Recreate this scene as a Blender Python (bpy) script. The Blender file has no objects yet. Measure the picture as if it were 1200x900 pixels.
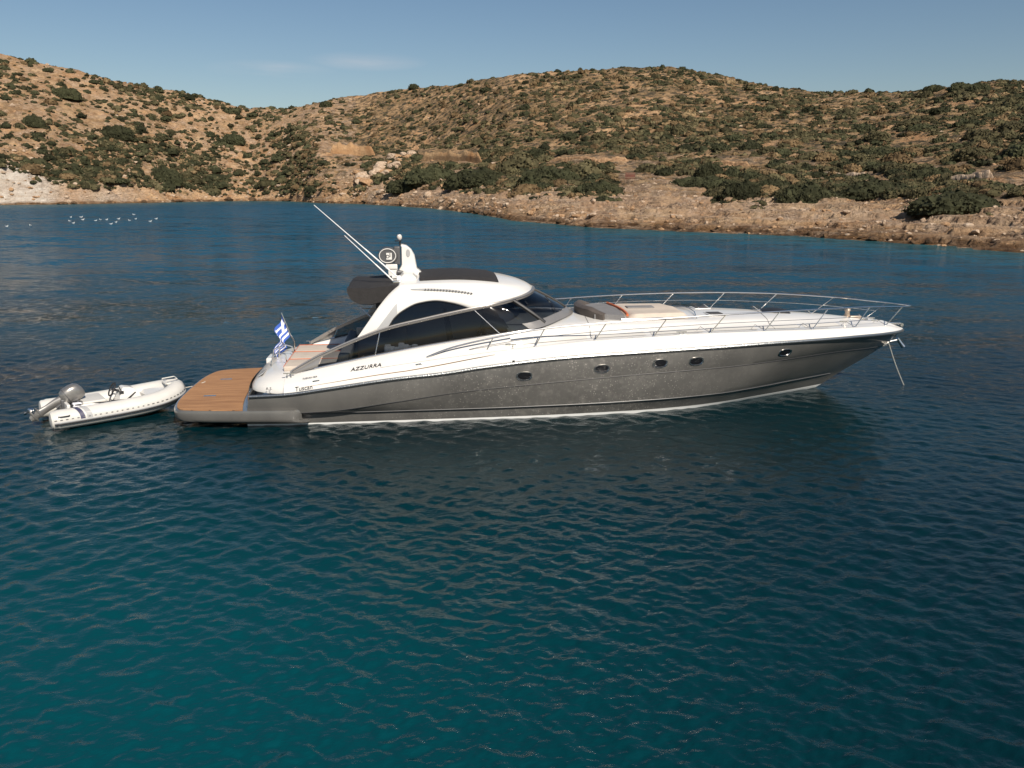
import bpy, bmesh, math, random
import numpy as np
from mathutils import Vector, Matrix
R = math.radians
scene = bpy.context.scene
C = scene.collection
random.seed(7); rng = np.random.default_rng(11)

# ---------------------------------------------------------------- camera
CAM_H, PITCH, FPX = 5.5215, 0.240255, 939.33
cam_data = bpy.data.cameras.new("camera"); cam = bpy.data.objects.new("camera", cam_data); C.objects.link(cam)
cam.location = (0, 0, CAM_H); cam.rotation_euler = (math.pi/2 - PITCH, 0, 0)
cam_data.sensor_width = 36; cam_data.lens = 36*FPX/1200
cam_data.clip_start = 0.1; cam_data.clip_end = 6000
scene.camera = cam
# ---------------------------------------------------------------- sky and sun
SUN_EL, SUN_AZ = R(40), R(28)          # azimuth: to the right of straight behind the camera
sd = Vector((math.sin(SUN_AZ)*math.cos(SUN_EL), -math.cos(SUN_AZ)*math.cos(SUN_EL), math.sin(SUN_EL)))
world = bpy.data.worlds.new("World"); scene.world = world; world.use_nodes = True
wt = world.node_tree; wt.nodes.clear()
wo = wt.nodes.new("ShaderNodeOutputWorld"); wb = wt.nodes.new("ShaderNodeBackground")
sky = wt.nodes.new("ShaderNodeTexSky"); sky.sky_type = 'NISHITA'; sky.sun_disc = False
sky.sun_elevation = SUN_EL; sky.sun_rotation = math.atan2(sd.x, sd.y)
sky.air_density = 1.0; sky.dust_density = .7; sky.ozone_density = 1.0; sky.altitude = 0
wb.inputs["Strength"].default_value = 0.064
# thin cirrus veil, fixed on the sky by direction
tc = wt.nodes.new("ShaderNodeTexCoord")
mp = wt.nodes.new("ShaderNodeMapping"); mp.inputs["Scale"].default_value = (5, 5, 34)
nz = wt.nodes.new("ShaderNodeTexNoise"); nz.inputs["Scale"].default_value = 1.6; nz.inputs["Detail"].default_value = 7
wt.links.new(tc.outputs["Generated"], mp.inputs["Vector"]); wt.links.new(mp.outputs[0], nz.inputs["Vector"])
cr = wt.nodes.new("ShaderNodeValToRGB"); cr.color_ramp.elements[0].position = .42; cr.color_ramp.elements[1].position = .78
wt.links.new(nz.outputs["Fac"], cr.inputs["Fac"])
def wnode(op, a, b=None):
    n = wt.nodes.new("ShaderNodeMath"); n.operation = op
    for i, v in enumerate((a, b)):
        if v is None: continue
        if isinstance(v, (int, float)): n.inputs[i].default_value = v
        else: wt.links.new(v, n.inputs[i])
    return n.outputs[0]
dist = None
for cdir, ww in (((-.268, .955, .128), 28.0), ((-.165, .965, .140), 60.0)):
    vs = wt.nodes.new("ShaderNodeVectorMath"); vs.operation = 'SUBTRACT'; vs.inputs[1].default_value = cdir
    wt.links.new(tc.outputs["Generated"], vs.inputs[0])
    vm = wt.nodes.new("ShaderNodeVectorMath"); vm.operation = 'MULTIPLY'; vm.inputs[1].default_value = (14, 4, 90)
    wt.links.new(vs.outputs[0], vm.inputs[0])
    vl = wt.nodes.new("ShaderNodeVectorMath"); vl.operation = 'LENGTH'; wt.links.new(vm.outputs[0], vl.inputs[0])
    m = wnode('MAXIMUM', wnode('SUBTRACT', 1.0, vl.outputs["Value"]), 0.0)
    dist = m if dist is None else wnode('MAXIMUM', dist, m)
fac = wnode('MULTIPLY', wnode('MULTIPLY', dist, cr.outputs["Color"]), 0.42)
mixc = wt.nodes.new("ShaderNodeMixRGB"); mixc.inputs["Color2"].default_value = (9.5, 8.9, 8.9, 1)
hs = wt.nodes.new("ShaderNodeHueSaturation"); hs.inputs["Saturation"].default_value = 1.12; hs.inputs["Value"].default_value = 1.0
wt.links.new(sky.outputs[0], hs.inputs["Color"])
wt.links.new(fac, mixc.inputs["Fac"]); wt.links.new(hs.outputs[0], mixc.inputs["Color1"])
wt.links.new(mixc.outputs[0], wb.inputs["Color"]); wt.links.new(wb.outputs[0], wo.inputs["Surface"])
sun_d = bpy.data.lights.new("sun", 'SUN'); sun_d.energy = 5.0; sun_d.angle = R(0.53); sun_d.color = (1.0, .915, .80)
sun = bpy.data.objects.new("sun", sun_d); C.objects.link(sun); sun.rotation_euler = sd.to_track_quat('Z', 'Y').to_euler()
scene.view_settings.view_transform = 'Standard'; scene.view_settings.look = 'None'
scene.view_settings.exposure = 0.25; scene.view_settings.gamma = 1; scene.view_settings.use_curve_mapping = False
scene.cycles.max_bounces = 6; scene.cycles.transparent_max_bounces = 12
scene.cycles.caustics_reflective = False; scene.cycles.caustics_refractive = False
scene.cycles.sample_clamp_indirect = 8; scene.cycles.use_denoising = True

# ---------------------------------------------------------------- materials
def mat(name, col, rough=.5, metal=0.0, coat=0.0, spec=.5, bump=None, vary=None, attr=None):
    """bump=(scale,strength,distance); vary=(scale, amount) albedo mottling; attr=name of a tint attribute"""
    m = bpy.data.materials.new(name); m.use_nodes = True; nt = m.node_tree; b = nt.nodes["Principled BSDF"]
    b.inputs["Base Color"].default_value = (*col, 1); b.inputs["Roughness"].default_value = rough
    b.inputs["Metallic"].default_value = metal; b.inputs["Coat Weight"].default_value = coat
    b.inputs["Coat Roughness"].default_value = .06; b.inputs["Specular IOR Level"].default_value = spec
    tcn = nt.nodes.new("ShaderNodeTexCoord")
    if vary:
        n = nt.nodes.new("ShaderNodeTexNoise"); n.inputs["Scale"].default_value = vary[0]; n.inputs["Detail"].default_value = 5
        nt.links.new(tcn.outputs["Object"], n.inputs["Vector"])
        mr = nt.nodes.new("ShaderNodeMapRange"); mr.inputs[1].default_value = .3; mr.inputs[2].default_value = .7
        mr.inputs[3].default_value = 1-vary[1]; mr.inputs[4].default_value = 1+vary[1]
        nt.links.new(n.outputs["Fac"], mr.inputs[0])
        mx = nt.nodes.new("ShaderNodeVectorMath"); mx.operation = 'SCALE'; mx.inputs[0].default_value = col
        nt.links.new(mr.outputs[0], mx.inputs["Scale"]); nt.links.new(mx.outputs[0], b.inputs["Base Color"])
    if bump:
        n = nt.nodes.new("ShaderNodeTexNoise"); n.inputs["Scale"].default_value = bump[0]; n.inputs["Detail"].default_value = 4
        nt.links.new(tcn.outputs["Object"], n.inputs["Vector"])
        bp = nt.nodes.new("ShaderNodeBump"); bp.inputs["Strength"].default_value = bump[1]; bp.inputs["Distance"].default_value = bump[2]
        nt.links.new(n.outputs["Fac"], bp.inputs["Height"]); nt.links.new(bp.outputs[0], b.inputs["Normal"])
    return m
M = {}
M['gelcoat'] = mat("white_gelcoat", (.69, .67, .635), .28, coat=.5, vary=(1.6, .035), bump=(1.1, .10, .02))
M['gelcoat_grey'] = mat("grey_gelcoat", (.36, .36, .36), .4, coat=.3, vary=(3, .06))
M['silver'] = mat("silver_paint", (.33, .31, .29), .32, metal=.55, vary=(4, .06))
M['dark_grey'] = mat("dark_grey_paint", (.075, .075, .078), .4, vary=(4, .1))
M['chrome'] = mat("stainless_steel", (.72, .70, .67), .2, metal=1.0)
M['rubrail'] = mat("steel_rub_rail", (.30, .31, .31), .3, metal=.9, bump=(30, .6, .01))
M['black'] = mat("black_rubber", (.018, .018, .02), .5)
M['canvas'] = mat("black_canvas", (.020, .018, .018), .85, vary=(9, .2), bump=(18, .5, .01))
M['cushion'] = mat("beige_cushion", (.50, .43, .36), .85, bump=(14, .4, .01), vary=(5, .06))
M['grey_cushion'] = mat("grey_cushion", (.17, .165, .165), .85, bump=(16, .4, .01), vary=(6, .1))
M['orange'] = mat("orange_piping", (.55, .13, .04), .6, vary=(8, .1))
M['towel'] = mat("white_towel", (.72, .72, .76), .9, bump=(22, 1.0, .02))
M['pvc'] = mat("white_inflatable_fabric", (.56, .545, .51), .45, vary=(3, .05), bump=(6, .25, .01))
M['engine'] = mat("silver_engine_paint", (.26, .25, .235), .3, metal=.6, coat=.4, vary=(5, .08))
M['text'] = mat("dark_lettering", (.03, .03, .035), .4)
M['tan'] = mat("tan_stripe", (.25, .16, .09), .5)
M['interior'] = mat("dark_interior", (.05, .048, .05), .7, vary=(3, .2))
M['rope'] = mat("mooring_rope", (.45, .42, .37), .9, bump=(60, .8, .01))
M['gull_white'] = mat("gull_feathers", (.78, .77, .74), .8, vary=(20, .05))
M['gull_grey'] = mat("gull_wing", (.40, .41, .43), .8, vary=(20, .05))
M['beak'] = mat("yellow_beak", (.6, .35, .05), .6)
M['rust'] = mat("rust_red_board", (.11, .035, .02), .7, vary=(2, .25))
M['wood'] = mat("weathered_wood", (.22, .15, .10), .85, vary=(3, .25))
M['blue'] = mat("flag_blue", (.035, .10, .42), .8)
M['white_cloth'] = mat("flag_white", (.78, .78, .80), .8)
M['dome_glass'] = mat("clear_lamp_glass", (.6, .55, .5), .15, spec=.7)
M['boot'] = mat("white_boot_stripe", (.82, .82, .80), .35)

def hull_material():
    m = bpy.data.materials.new("grey_metallic_hull"); m.use_nodes = True; nt = m.node_tree; b = nt.nodes["Principled BSDF"]
    L = nt.links.new; N = nt.nodes.new
    t = N("ShaderNodeTexCoord")
    n1 = N("ShaderNodeTexNoise"); n1.inputs["Scale"].default_value = .9; n1.inputs["Detail"].default_value = 6; n1.inputs["Roughness"].default_value = .6
    mpn = N("ShaderNodeMapping"); mpn.inputs["Scale"].default_value = (1.3, 1, .9); mpn.inputs["Rotation"].default_value = (0, .5, 0)
    L(t.outputs["Object"], mpn.inputs["Vector"]); L(mpn.outputs[0], n1.inputs["Vector"])
    r1 = N("ShaderNodeValToRGB"); r1.color_ramp.elements[0].position = .36; r1.color_ramp.elements[1].position = .70
    r1.color_ramp.elements[0].color = (.135, .130, .122, 1); r1.color_ramp.elements[1].color = (.19, .182, .168, 1)
    L(n1.outputs["Fac"], r1.inputs["Fac"])
    # sun glints off the water, painted into the colour: small clustered spots, soft mottling
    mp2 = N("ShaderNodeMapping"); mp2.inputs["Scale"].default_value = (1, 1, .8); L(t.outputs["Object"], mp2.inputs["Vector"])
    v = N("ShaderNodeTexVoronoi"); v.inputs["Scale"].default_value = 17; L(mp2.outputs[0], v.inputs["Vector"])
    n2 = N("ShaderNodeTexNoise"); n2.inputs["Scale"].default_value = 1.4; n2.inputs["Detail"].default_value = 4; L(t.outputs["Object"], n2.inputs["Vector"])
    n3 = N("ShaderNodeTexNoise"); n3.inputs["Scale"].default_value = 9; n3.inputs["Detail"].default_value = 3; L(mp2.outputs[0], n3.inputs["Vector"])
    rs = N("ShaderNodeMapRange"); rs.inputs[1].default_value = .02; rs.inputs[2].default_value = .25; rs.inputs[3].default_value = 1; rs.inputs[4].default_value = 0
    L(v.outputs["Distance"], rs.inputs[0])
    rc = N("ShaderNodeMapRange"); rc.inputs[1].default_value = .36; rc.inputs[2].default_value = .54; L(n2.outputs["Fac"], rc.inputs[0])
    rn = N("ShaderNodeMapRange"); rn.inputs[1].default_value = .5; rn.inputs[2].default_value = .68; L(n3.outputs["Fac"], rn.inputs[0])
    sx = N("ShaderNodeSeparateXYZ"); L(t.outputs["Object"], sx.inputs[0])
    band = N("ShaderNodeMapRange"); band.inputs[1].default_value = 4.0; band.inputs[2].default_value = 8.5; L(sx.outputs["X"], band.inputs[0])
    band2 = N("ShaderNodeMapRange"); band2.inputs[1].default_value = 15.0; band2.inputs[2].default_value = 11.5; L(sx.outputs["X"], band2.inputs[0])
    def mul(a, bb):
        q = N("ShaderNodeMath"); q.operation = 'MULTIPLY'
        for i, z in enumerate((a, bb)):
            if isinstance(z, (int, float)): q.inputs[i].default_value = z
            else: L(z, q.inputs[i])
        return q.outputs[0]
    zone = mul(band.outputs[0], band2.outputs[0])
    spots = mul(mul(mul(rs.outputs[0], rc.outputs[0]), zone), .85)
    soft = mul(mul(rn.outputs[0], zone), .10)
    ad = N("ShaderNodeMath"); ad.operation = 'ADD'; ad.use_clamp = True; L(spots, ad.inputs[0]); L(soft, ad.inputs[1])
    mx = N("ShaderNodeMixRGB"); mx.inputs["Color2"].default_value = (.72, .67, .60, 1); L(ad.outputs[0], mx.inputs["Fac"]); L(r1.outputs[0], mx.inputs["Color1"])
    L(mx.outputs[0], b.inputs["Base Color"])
    b.inputs["Metallic"].default_value = .32; b.inputs["Roughness"].default_value = .32; b.inputs["Coat Weight"].default_value = 1.0; b.inputs["Coat Roughness"].default_value = .03
    return m
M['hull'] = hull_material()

def teak_material():
    m = bpy.data.materials.new("teak_planks"); m.use_nodes = True; nt = m.node_tree; b = nt.nodes["Principled BSDF"]; L = nt.links.new; N = nt.nodes.new
    t = N("ShaderNodeTexCoord"); mp = N("ShaderNodeMapping"); mp.inputs["Scale"].default_value = (1.2, 16, 1); L(t.outputs["Object"], mp.inputs["Vector"])
    n = N("ShaderNodeTexNoise"); n.inputs["Scale"].default_value = 1.2; n.inputs["Detail"].default_value = 6; L(mp.outputs[0], n.inputs["Vector"])
    r = N("ShaderNodeValToRGB"); r.color_ramp.elements[0].position = .3; r.color_ramp.elements[1].position = .72
    r.color_ramp.elements[0].color = (.25, .12, .05, 1); r.color_ramp.elements[1].color = (.45, .235, .105, 1); L(n.outputs["Fac"], r.inputs["Fac"])
    sx = N("ShaderNodeSeparateXYZ"); L(t.outputs["Object"], sx.inputs[0])
    q = N("ShaderNodeMath"); q.operation = 'MULTIPLY'; q.inputs[1].default_value = 1/.075; L(sx.outputs["Y"], q.inputs[0])
    fr = N("ShaderNodeMath"); fr.operation = 'FRACT'; L(q.outputs[0], fr.inputs[0])
    lt = N("ShaderNodeMath"); lt.operation = 'LESS_THAN'; lt.inputs[1].default_value = .10; L(fr.outputs[0], lt.inputs[0])
    mx = N("ShaderNodeMixRGB"); mx.inputs["Color2"].default_value = (.12, .07, .04, 1); L(lt.outputs[0], mx.inputs["Fac"]); L(r.outputs[0], mx.inputs["Color1"])
    L(mx.outputs[0], b.inputs["Base Color"]); b.inputs["Roughness"].default_value = .7
    return m
M['teak'] = teak_material()

def glass_material(name, tint, t):
    m = bpy.data.materials.new(name); m.use_nodes = True; nt = m.node_tree; nt.nodes.clear(); L = nt.links.new; N = nt.nodes.new
    o = N("ShaderNodeOutputMaterial"); tr = N("ShaderNodeBsdfTransparent"); tr.inputs[0].default_value = (tint[0]*t, tint[1]*t, tint[2]*t, 1)
    g = N("ShaderNodeBsdfGlossy"); g.inputs["Roughness"].default_value = .04
    fr = N("ShaderNodeFresnel"); fr.inputs["IOR"].default_value = 1.55
    mx = N("ShaderNodeMixShader"); L(fr.outputs[0], mx.inputs[0]); L(tr.outputs[0], mx.inputs[1]); L(g.outputs[0], mx.inputs[2]); L(mx.outputs[0], o.inputs[0])
    return m
M['glass'] = glass_material("dark_tinted_glass", (.92, 1, 1.08), .30)

# ---------------------------------------------------------------- mesh helpers
def new_mesh(name, verts, faces, mats, parent=None, smooth=True, mat_idx=None, auto=None):
    me = bpy.data.meshes.new(name); me.from_pydata([tuple(v) for v in verts], [], [tuple(f) for f in faces]); me.update()
    for mm in (mats if isinstance(mats, (list, tuple)) else [mats]): me.materials.append(mm)
    if mat_idx is not None: me.polygons.foreach_set("material_index", list(mat_idx))
    if smooth: me.polygons.foreach_set("use_smooth", [True]*len(me.polygons))
    if auto: me.set_sharp_from_angle(angle=R(auto))
    o = bpy.data.objects.new(name, me); C.objects.link(o)
    if parent: o.parent = parent
    return o
def fix_normals(o, auto=None):
    bm = bmesh.new(); bm.from_mesh(o.data); bmesh.ops.remove_doubles(bm, verts=bm.verts, dist=1e-5)
    bmesh.ops.recalc_face_normals(bm, faces=bm.faces); bm.to_mesh(o.data); bm.free()
    if auto: o.data.set_sharp_from_angle(angle=R(auto))
    return o
class MB:
    def __init__(s): s.v = []; s.f = []; s.m = []
    def add(s, v, f, mi=0):
        k = len(s.v); s.v += [tuple(p) for p in v]; s.f += [tuple(i+k for i in q) for q in f]; s.m += [mi]*len(f); return s
    def grid(s, rows, mi=0, closed=False):
        n = len(rows[0]); v = [p for r in rows for p in r]; f = []
        for i in range(len(rows)-1):
            for j in range(n if closed else n-1):
                j2 = (j+1) % n; f.append((i*n+j, i*n+j2, (i+1)*n+j2, (i+1)*n+j))
        return s.add(v, f, mi)
    def tube(s, pts, r, n=8, mi=0, cap=True):
        pts = [Vector(p) for p in pts]; m = len(pts); rr = r if isinstance(r, (list, tuple)) else [r]*m
        rows = []; ref = None
        for i, p in enumerate(pts):
            d = (pts[min(i+1, m-1)] - pts[max(i-1, 0)]).normalized()
            if ref is None: ref = d.orthogonal().normalized()
            ref = (ref - d*ref.dot(d)); ref = ref.normalized() if ref.length > 1e-6 else d.orthogonal().normalized()
            b = d.cross(ref); rows.append([p + (ref*math.cos(a)+b*math.sin(a))*rr[i] for a in [2*math.pi*k/n for k in range(n)]])
        s.grid(rows, mi, closed=True)
        if cap:
            k = len(s.v); s.v += [tuple(pts[0]), tuple(pts[-1])]; b0 = k - m*n; b1 = k - n
            for j in range(n):
                s.f.append((k, b0+(j+1) % n, b0+j)); s.f.append((k+1, b1+j, b1+(j+1) % n)); s.m += [mi, mi]
        return s
    def box(s, c, d, rot=None, mi=0, bev=0):
        bm = bmesh.new(); bmesh.ops.create_cube(bm, size=1)
        for v in bm.verts: v.co = Vector((v.co.x*d[0], v.co.y*d[1], v.co.z*d[2]))
        if bev: bmesh.ops.bevel(bm, geom=bm.edges[:], offset=bev, segments=3, profile=.6, affect='EDGES')
        mt = Matrix.Translation(c) @ (rot if rot is not None else Matrix()).to_4x4()
        bm.verts.index_update(); v = [mt @ q.co for q in bm.verts]; f = [[q.index for q in g.verts] for g in bm.faces]; bm.free()
        return s.add(v, f, mi)
    def lathe(s, prof, c, n=20, rot=None, mi=0):
        mt = Matrix.Translation(c) @ (rot if rot is not None else Matrix()).to_4x4()
        rows = [[mt @ Vector((r*math.cos(2*math.pi*k/n), r*math.sin(2*math.pi*k/n), z)) for k in range(n)] for r, z in prof]
        return s.grid(rows, mi, closed=True)
    def build(s, name, mats, parent=None, auto=40, smooth=True, fix=True):
        o = new_mesh(name, s.v, s.f, mats, parent, smooth, s.m)
        if fix: fix_normals(o)
        if auto and smooth: o.data.set_sharp_from_angle(angle=R(auto))
        return o
def empty(name, loc=(0, 0, 0), rz=0, **props):
    o = bpy.data.objects.new(name, None); C.objects.link(o); o.location = loc; o.rotation_euler = (0, 0, rz); o.empty_display_size = .3
    for k, v in props.items(): o[k] = v
    return o
def tag(o, label=None, category=None, group=None, kind=None):
    for k, v in (('label', label), ('category', category), ('group', group), ('kind', kind)):
        if v: o[k] = v
    return o
def solidify(o, th, off=-1):
    md = o.modifiers.new("thickness", 'SOLIDIFY'); md.thickness = th; md.offset = off; return o
def interp(s, xs, ys): return float(np.interp(s, xs, ys))
def sm(xs, ys):
    """smooth (monotone hermite) interpolator through points"""
    xs = np.array(xs, float); ys = np.array(ys, float); d = np.diff(ys)/np.diff(xs); mS = np.zeros(len(xs))
    mS[0] = d[0]; mS[-1] = d[-1]
    for i in range(1, len(xs)-1): mS[i] = 0 if d[i-1]*d[i] <= 0 else 2*d[i-1]*d[i]/(d[i-1]+d[i])
    def f(x):
        x = min(max(x, xs[0]), xs[-1]); i = min(int(np.searchsorted(xs, x, 'right'))-1, len(xs)-2); i = max(i, 0)
        h = xs[i+1]-xs[i]; t = (x-xs[i])/h
        return float(ys[i]*(2*t**3-3*t*t+1)+h*mS[i]*(t**3-2*t*t+t)+ys[i+1]*(-2*t**3+3*t*t)+h*mS[i+1]*(t**3-t*t))
    return f

# ---------------------------------------------------------------- numpy value noise (world space)
def vnoise(x, y, seed=0):
    xi = np.floor(x).astype(np.int64); yi = np.floor(y).astype(np.int64); fx = x-xi; fy = y-yi
    def h(a, b):
        n = (a*374761393 + b*668265263 + seed*1274126177) & 0x7fffffff
        n = ((n ^ (n >> 13))*1274126177) & 0x7fffffff; n = n ^ (n >> 16)
        return (n & 0xffff)/65535.0
    u = fx*fx*(3-2*fx); v = fy*fy*(3-2*fy)
    return (h(xi, yi)*(1-u)+h(xi+1, yi)*u)*(1-v)+(h(xi, yi+1)*(1-u)+h(xi+1, yi+1)*u)*v
def fbm(x, y, sc, oct=5, seed=0, gain=.5, ridged=False):
    a = 1; t = 0; n = 0
    for k in range(oct):
        q = vnoise(x*sc*2**k+17.3*k, y*sc*2**k-9.1*k, seed+k)
        if ridged: q = 1-abs(2*q-1)
        t = t+a*q; n += a; a *= gain
    return t/n

# ================================================================ TERRAIN
# The coast is described by survey columns: bearing (as u) and, along each bearing, 8 stations (ground distance, height).
ST, CT = math.sin(PITCH), math.cos(PITCH)
def hz(v, Y):                                    # height of a point seen under elevation reading v at distance Y
    up = (450-v)/FPX; return CAM_H + Y*(up*CT-ST)/(CT+up*ST)
def shore(v):
    up = (450-v)/FPX; return CAM_H*(CT+up*ST)/(ST-up*CT)
COL = {  # bearing : shore v, then 7 x (v, extra distance from shore) ; ('h',H,extra) is a plain height
 -700: (250, (226, 5), (190, 25), (150, 55), (40, 110), ('h', 60, 150), ('h', 55, 220), ('h', 20, 330)),
 -150: (243, (205, 4), (175, 22), (130, 52), (38, 105), ('h', 58, 145), ('h', 50, 220), ('h', 20, 330)),
 0:    (240, (200, 5), (186, 14), (140, 50), (60, 105), ('h', 52, 140), ('h', 50, 220), ('h', 20, 330)),
 60:   (239.5, (214, 6), (190, 20), (140, 55), (73, 105), ('h', 46, 140), ('h', 46, 220), ('h', 20, 330)),
 100:  (239, (222, 6), (196, 24), (145, 58), (82, 105), ('h', 42, 140), ('h', 44, 220), ('h', 20, 330)),
 150:  (238, (216, 6), (190, 22), (150, 55), (94, 100), ('h', 36, 135), ('h', 42, 220), ('h', 20, 320)),
 200:  (237, (228, 6), (200, 26), (160, 50), (106, 90), ('h', 33, 125), ('h', 38, 200), ('h', 20, 300)),
 250:  (236, (230, 5), (205, 22), (165, 45), (117, 80), ('h', 34, 115), ('h', 38, 180), ('h', 20, 280)),
 300:  (235.5, (230, 4), (207, 20), (172, 40), (127, 72), ('h', 34, 95), (126, 175), ('h', 20, 260)),
 340:  (236, (229, 4), (212, 16), (182, 34), (143, 62), ('h', 24, 90), (126, 180), ('h', 22, 260)),
 375:  (238, (229, 5), (214, 16), (190, 34), (163, 62), ('h', 17, 92), (121, 200), ('h', 26, 290)),
 420:  (239, (229, 7), (212, 24), (190, 48), (172, 85), ('h', 19, 125), (113, 230), ('h', 28, 320)),
 500:  (244, (233, 9), (215, 38), (196, 72), (178, 115), ('h', 24, 175), (101, 260), ('h', 30, 340)),
 600:  (259, (240, 18), (222, 62), (200, 100), (178, 145), (140, 210), (90, 290), ('h', 30, 380)),
 700:  (267, (246, 18), (226, 55), (200, 95), (172, 145), (128, 215), (80, 300), ('h', 34, 390)),
 770:  (270, (248, 18), (224, 55), (200, 95), (170, 145), (125, 215), (79, 305), ('h', 36, 390)),
 850:  (273, (252, 16), (228, 48), (205, 85), (172, 140), (135, 205), (92, 290), ('h', 34, 380)),
 950:  (277, (255, 15), (232, 42), (207, 75), (175, 125), (140, 190), (108, 270), ('h', 32, 360)),
 1060: (285, (262, 13), (236, 38), (208, 68), (174, 115), (138, 175), (109, 245), ('h', 30, 330)),
 1150: (292, (266, 12), (238, 34), (205, 64), (168, 108), (128, 165), (97, 230), ('h', 30, 310)),
 1200: (295, (268, 12), (238, 33), (202, 62), (165, 104), (127, 160), (98, 225), ('h', 30, 300)),
 1400: (312, (275, 10), (240, 30), (202, 56), (160, 92), (125, 140), (95, 200), ('h', 30, 280)),
 2000: (350, (300, 8), (255, 26), (210, 50), (170, 80), (135, 120), (105, 180), ('h', 20, 250)),
}
cus = sorted(COL); D = np.zeros((len(cus), 8)); H = np.zeros((len(cus), 8))
for i, u in enumerate(cus):
    c = COL[u]; d0 = shore(c[0]); D[i, 0] = d0; H[i, 0] = 0
    for k, q in enumerate(c[1:]):
        if q[0] == 'h': D[i, k+1] = d0+q[2]; H[i, k+1] = q[1]
        else: D[i, k+1] = d0+q[1]; H[i, k+1] = hz(q[0], d0+q[1])
def smooth_cols(A):
    us = np.arange(-700, 2001, 4.0); out = np.zeros((len(us), 8))
    for k in range(8):
        y = np.interp(us, cus, A[:, k]); ker = np.hanning(11); ker /= ker.sum()
        out[:, k] = np.convolve(np.pad(y, 5, mode='edge'), ker, 'valid')
    return us, out
US, DS = smooth_cols(D); _, HS = smooth_cols(H)
def cols(u):
    f = np.clip((u-US[0])/4.0, 0, len(US)-1.001); i = f.astype(int); w = (f-i)[..., None]
    return DS[i]*(1-w)+DS[i+1]*w, HS[i]*(1-w)+HS[i+1]*w
def tanaz(u): return (u-600)/(FPX*1.031)
def ground(u, t):
    """u bearing, t station coordinate in [-1,7] -> world x,y,z"""
    u = np.asarray(u, float); t = np.asarray(t, float)
    d, h = cols(u)
    k = np.clip(np.floor(t).astype(int), 0, 6); w = np.clip(t-k, 0, 1)
    i0 = np.arange(len(u)); dk = d[i0, k]; hk = h[i0, k]
    Y = dk*(1-w)+d[i0, k+1]*w; Z = hk*(1-w)+h[i0, k+1]*w
    neg = t < 0
    Y = np.where(neg, d[i0, 0]+t*22, Y); Z = np.where(neg, t*3.0, Z)
    # wobbling shoreline
    X = Y*tanaz(u)
    wob = (fbm(X, Y, .05, 4, 3)-.5)*7
    Y2 = Y+wob*np.clip(1-abs(t)/2.5, 0, 1)*np.clip(Y/250, .35, 1); X = Y2*tanaz(u)
    inl = np.clip(t/1.0, 0, 1)
    Z = Z+inl*((fbm(X, Y2, .03, 4, 5)-.5)*3.2*np.clip(t/3, .15, 1)+(fbm(X, Y2, .16, 5, 9, .6)-.5)*1.9)
    # rocky steps near the water and on the cliffs
    rock = np.clip(1.6-t*.42, .1, 1)*np.clip((t+.1)*3, 0, 1)
    Z = Z+rock*((fbm(X, Y2, .35, 5, 21, .62, True)-.55)*np.where(u < 450, 2.8, 1.5)+(fbm(X, Y2, .09, 4, 23, .6, True)-.5)*np.where(u < 450, 3.5, 1.6)*np.clip(t, 0, 1))
    step = .8; zq = Z/step; fr = zq-np.floor(zq); q = (np.floor(zq)+np.clip((fr-.5)*3+.5, 0, 1))*step
    Z = np.where(t > .05, Z*(1-.8*rock)+q*.8*rock, Z)
    return X, Y2, Z
gu = np.concatenate([np.linspace(-690, -120, 120), np.linspace(-116, 1316, 760), np.linspace(1322, 1990, 130)]); NU = len(gu); gt = np.concatenate([np.linspace(-1, -.05, 6), np.linspace(0, 2, 130)**1.0, np.linspace(2.012, 6.3, 184), np.linspace(6.4, 7, 10)])
UU, TT = np.meshgrid(gu, gt); X, Y, Z = ground(UU.ravel(), TT.ravel())
V = np.stack([X, Y, Z], 1); nT = len(gt)
ii, jj = np.meshgrid(np.arange(nT-1), np.arange(NU-1), indexing='ij'); a = (ii*NU+jj).ravel()
F = np.stack([a, a+1, a+NU+1, a+NU], 1)
def np_mesh(name, V, F, mats, smooth=True):
    me = bpy.data.meshes.new(name); nv, nf, k = len(V), len(F), F.shape[1]
    me.vertices.add(nv); me.vertices.foreach_set("co", np.asarray(V, np.float32).ravel())
    me.loops.add(nf*k); me.loops.foreach_set("vertex_index", F.ravel().astype(np.int32))
    me.polygons.add(nf); me.polygons.foreach_set("loop_start", np.arange(0, nf*k, k, dtype=np.int32)); me.polygons.foreach_set("loop_total", np.full(nf, k, np.int32))
    me.polygons.foreach_set("use_smooth", np.full(nf, smooth)); me.update(calc_edges=True)
    for m in mats: me.materials.append(m)
    return me
def fattr(me, name, data):
    at = me.attributes.new(name, 'FLOAT', 'POINT'); at.data.foreach_set("value", np.asarray(data, np.float32))

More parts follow.
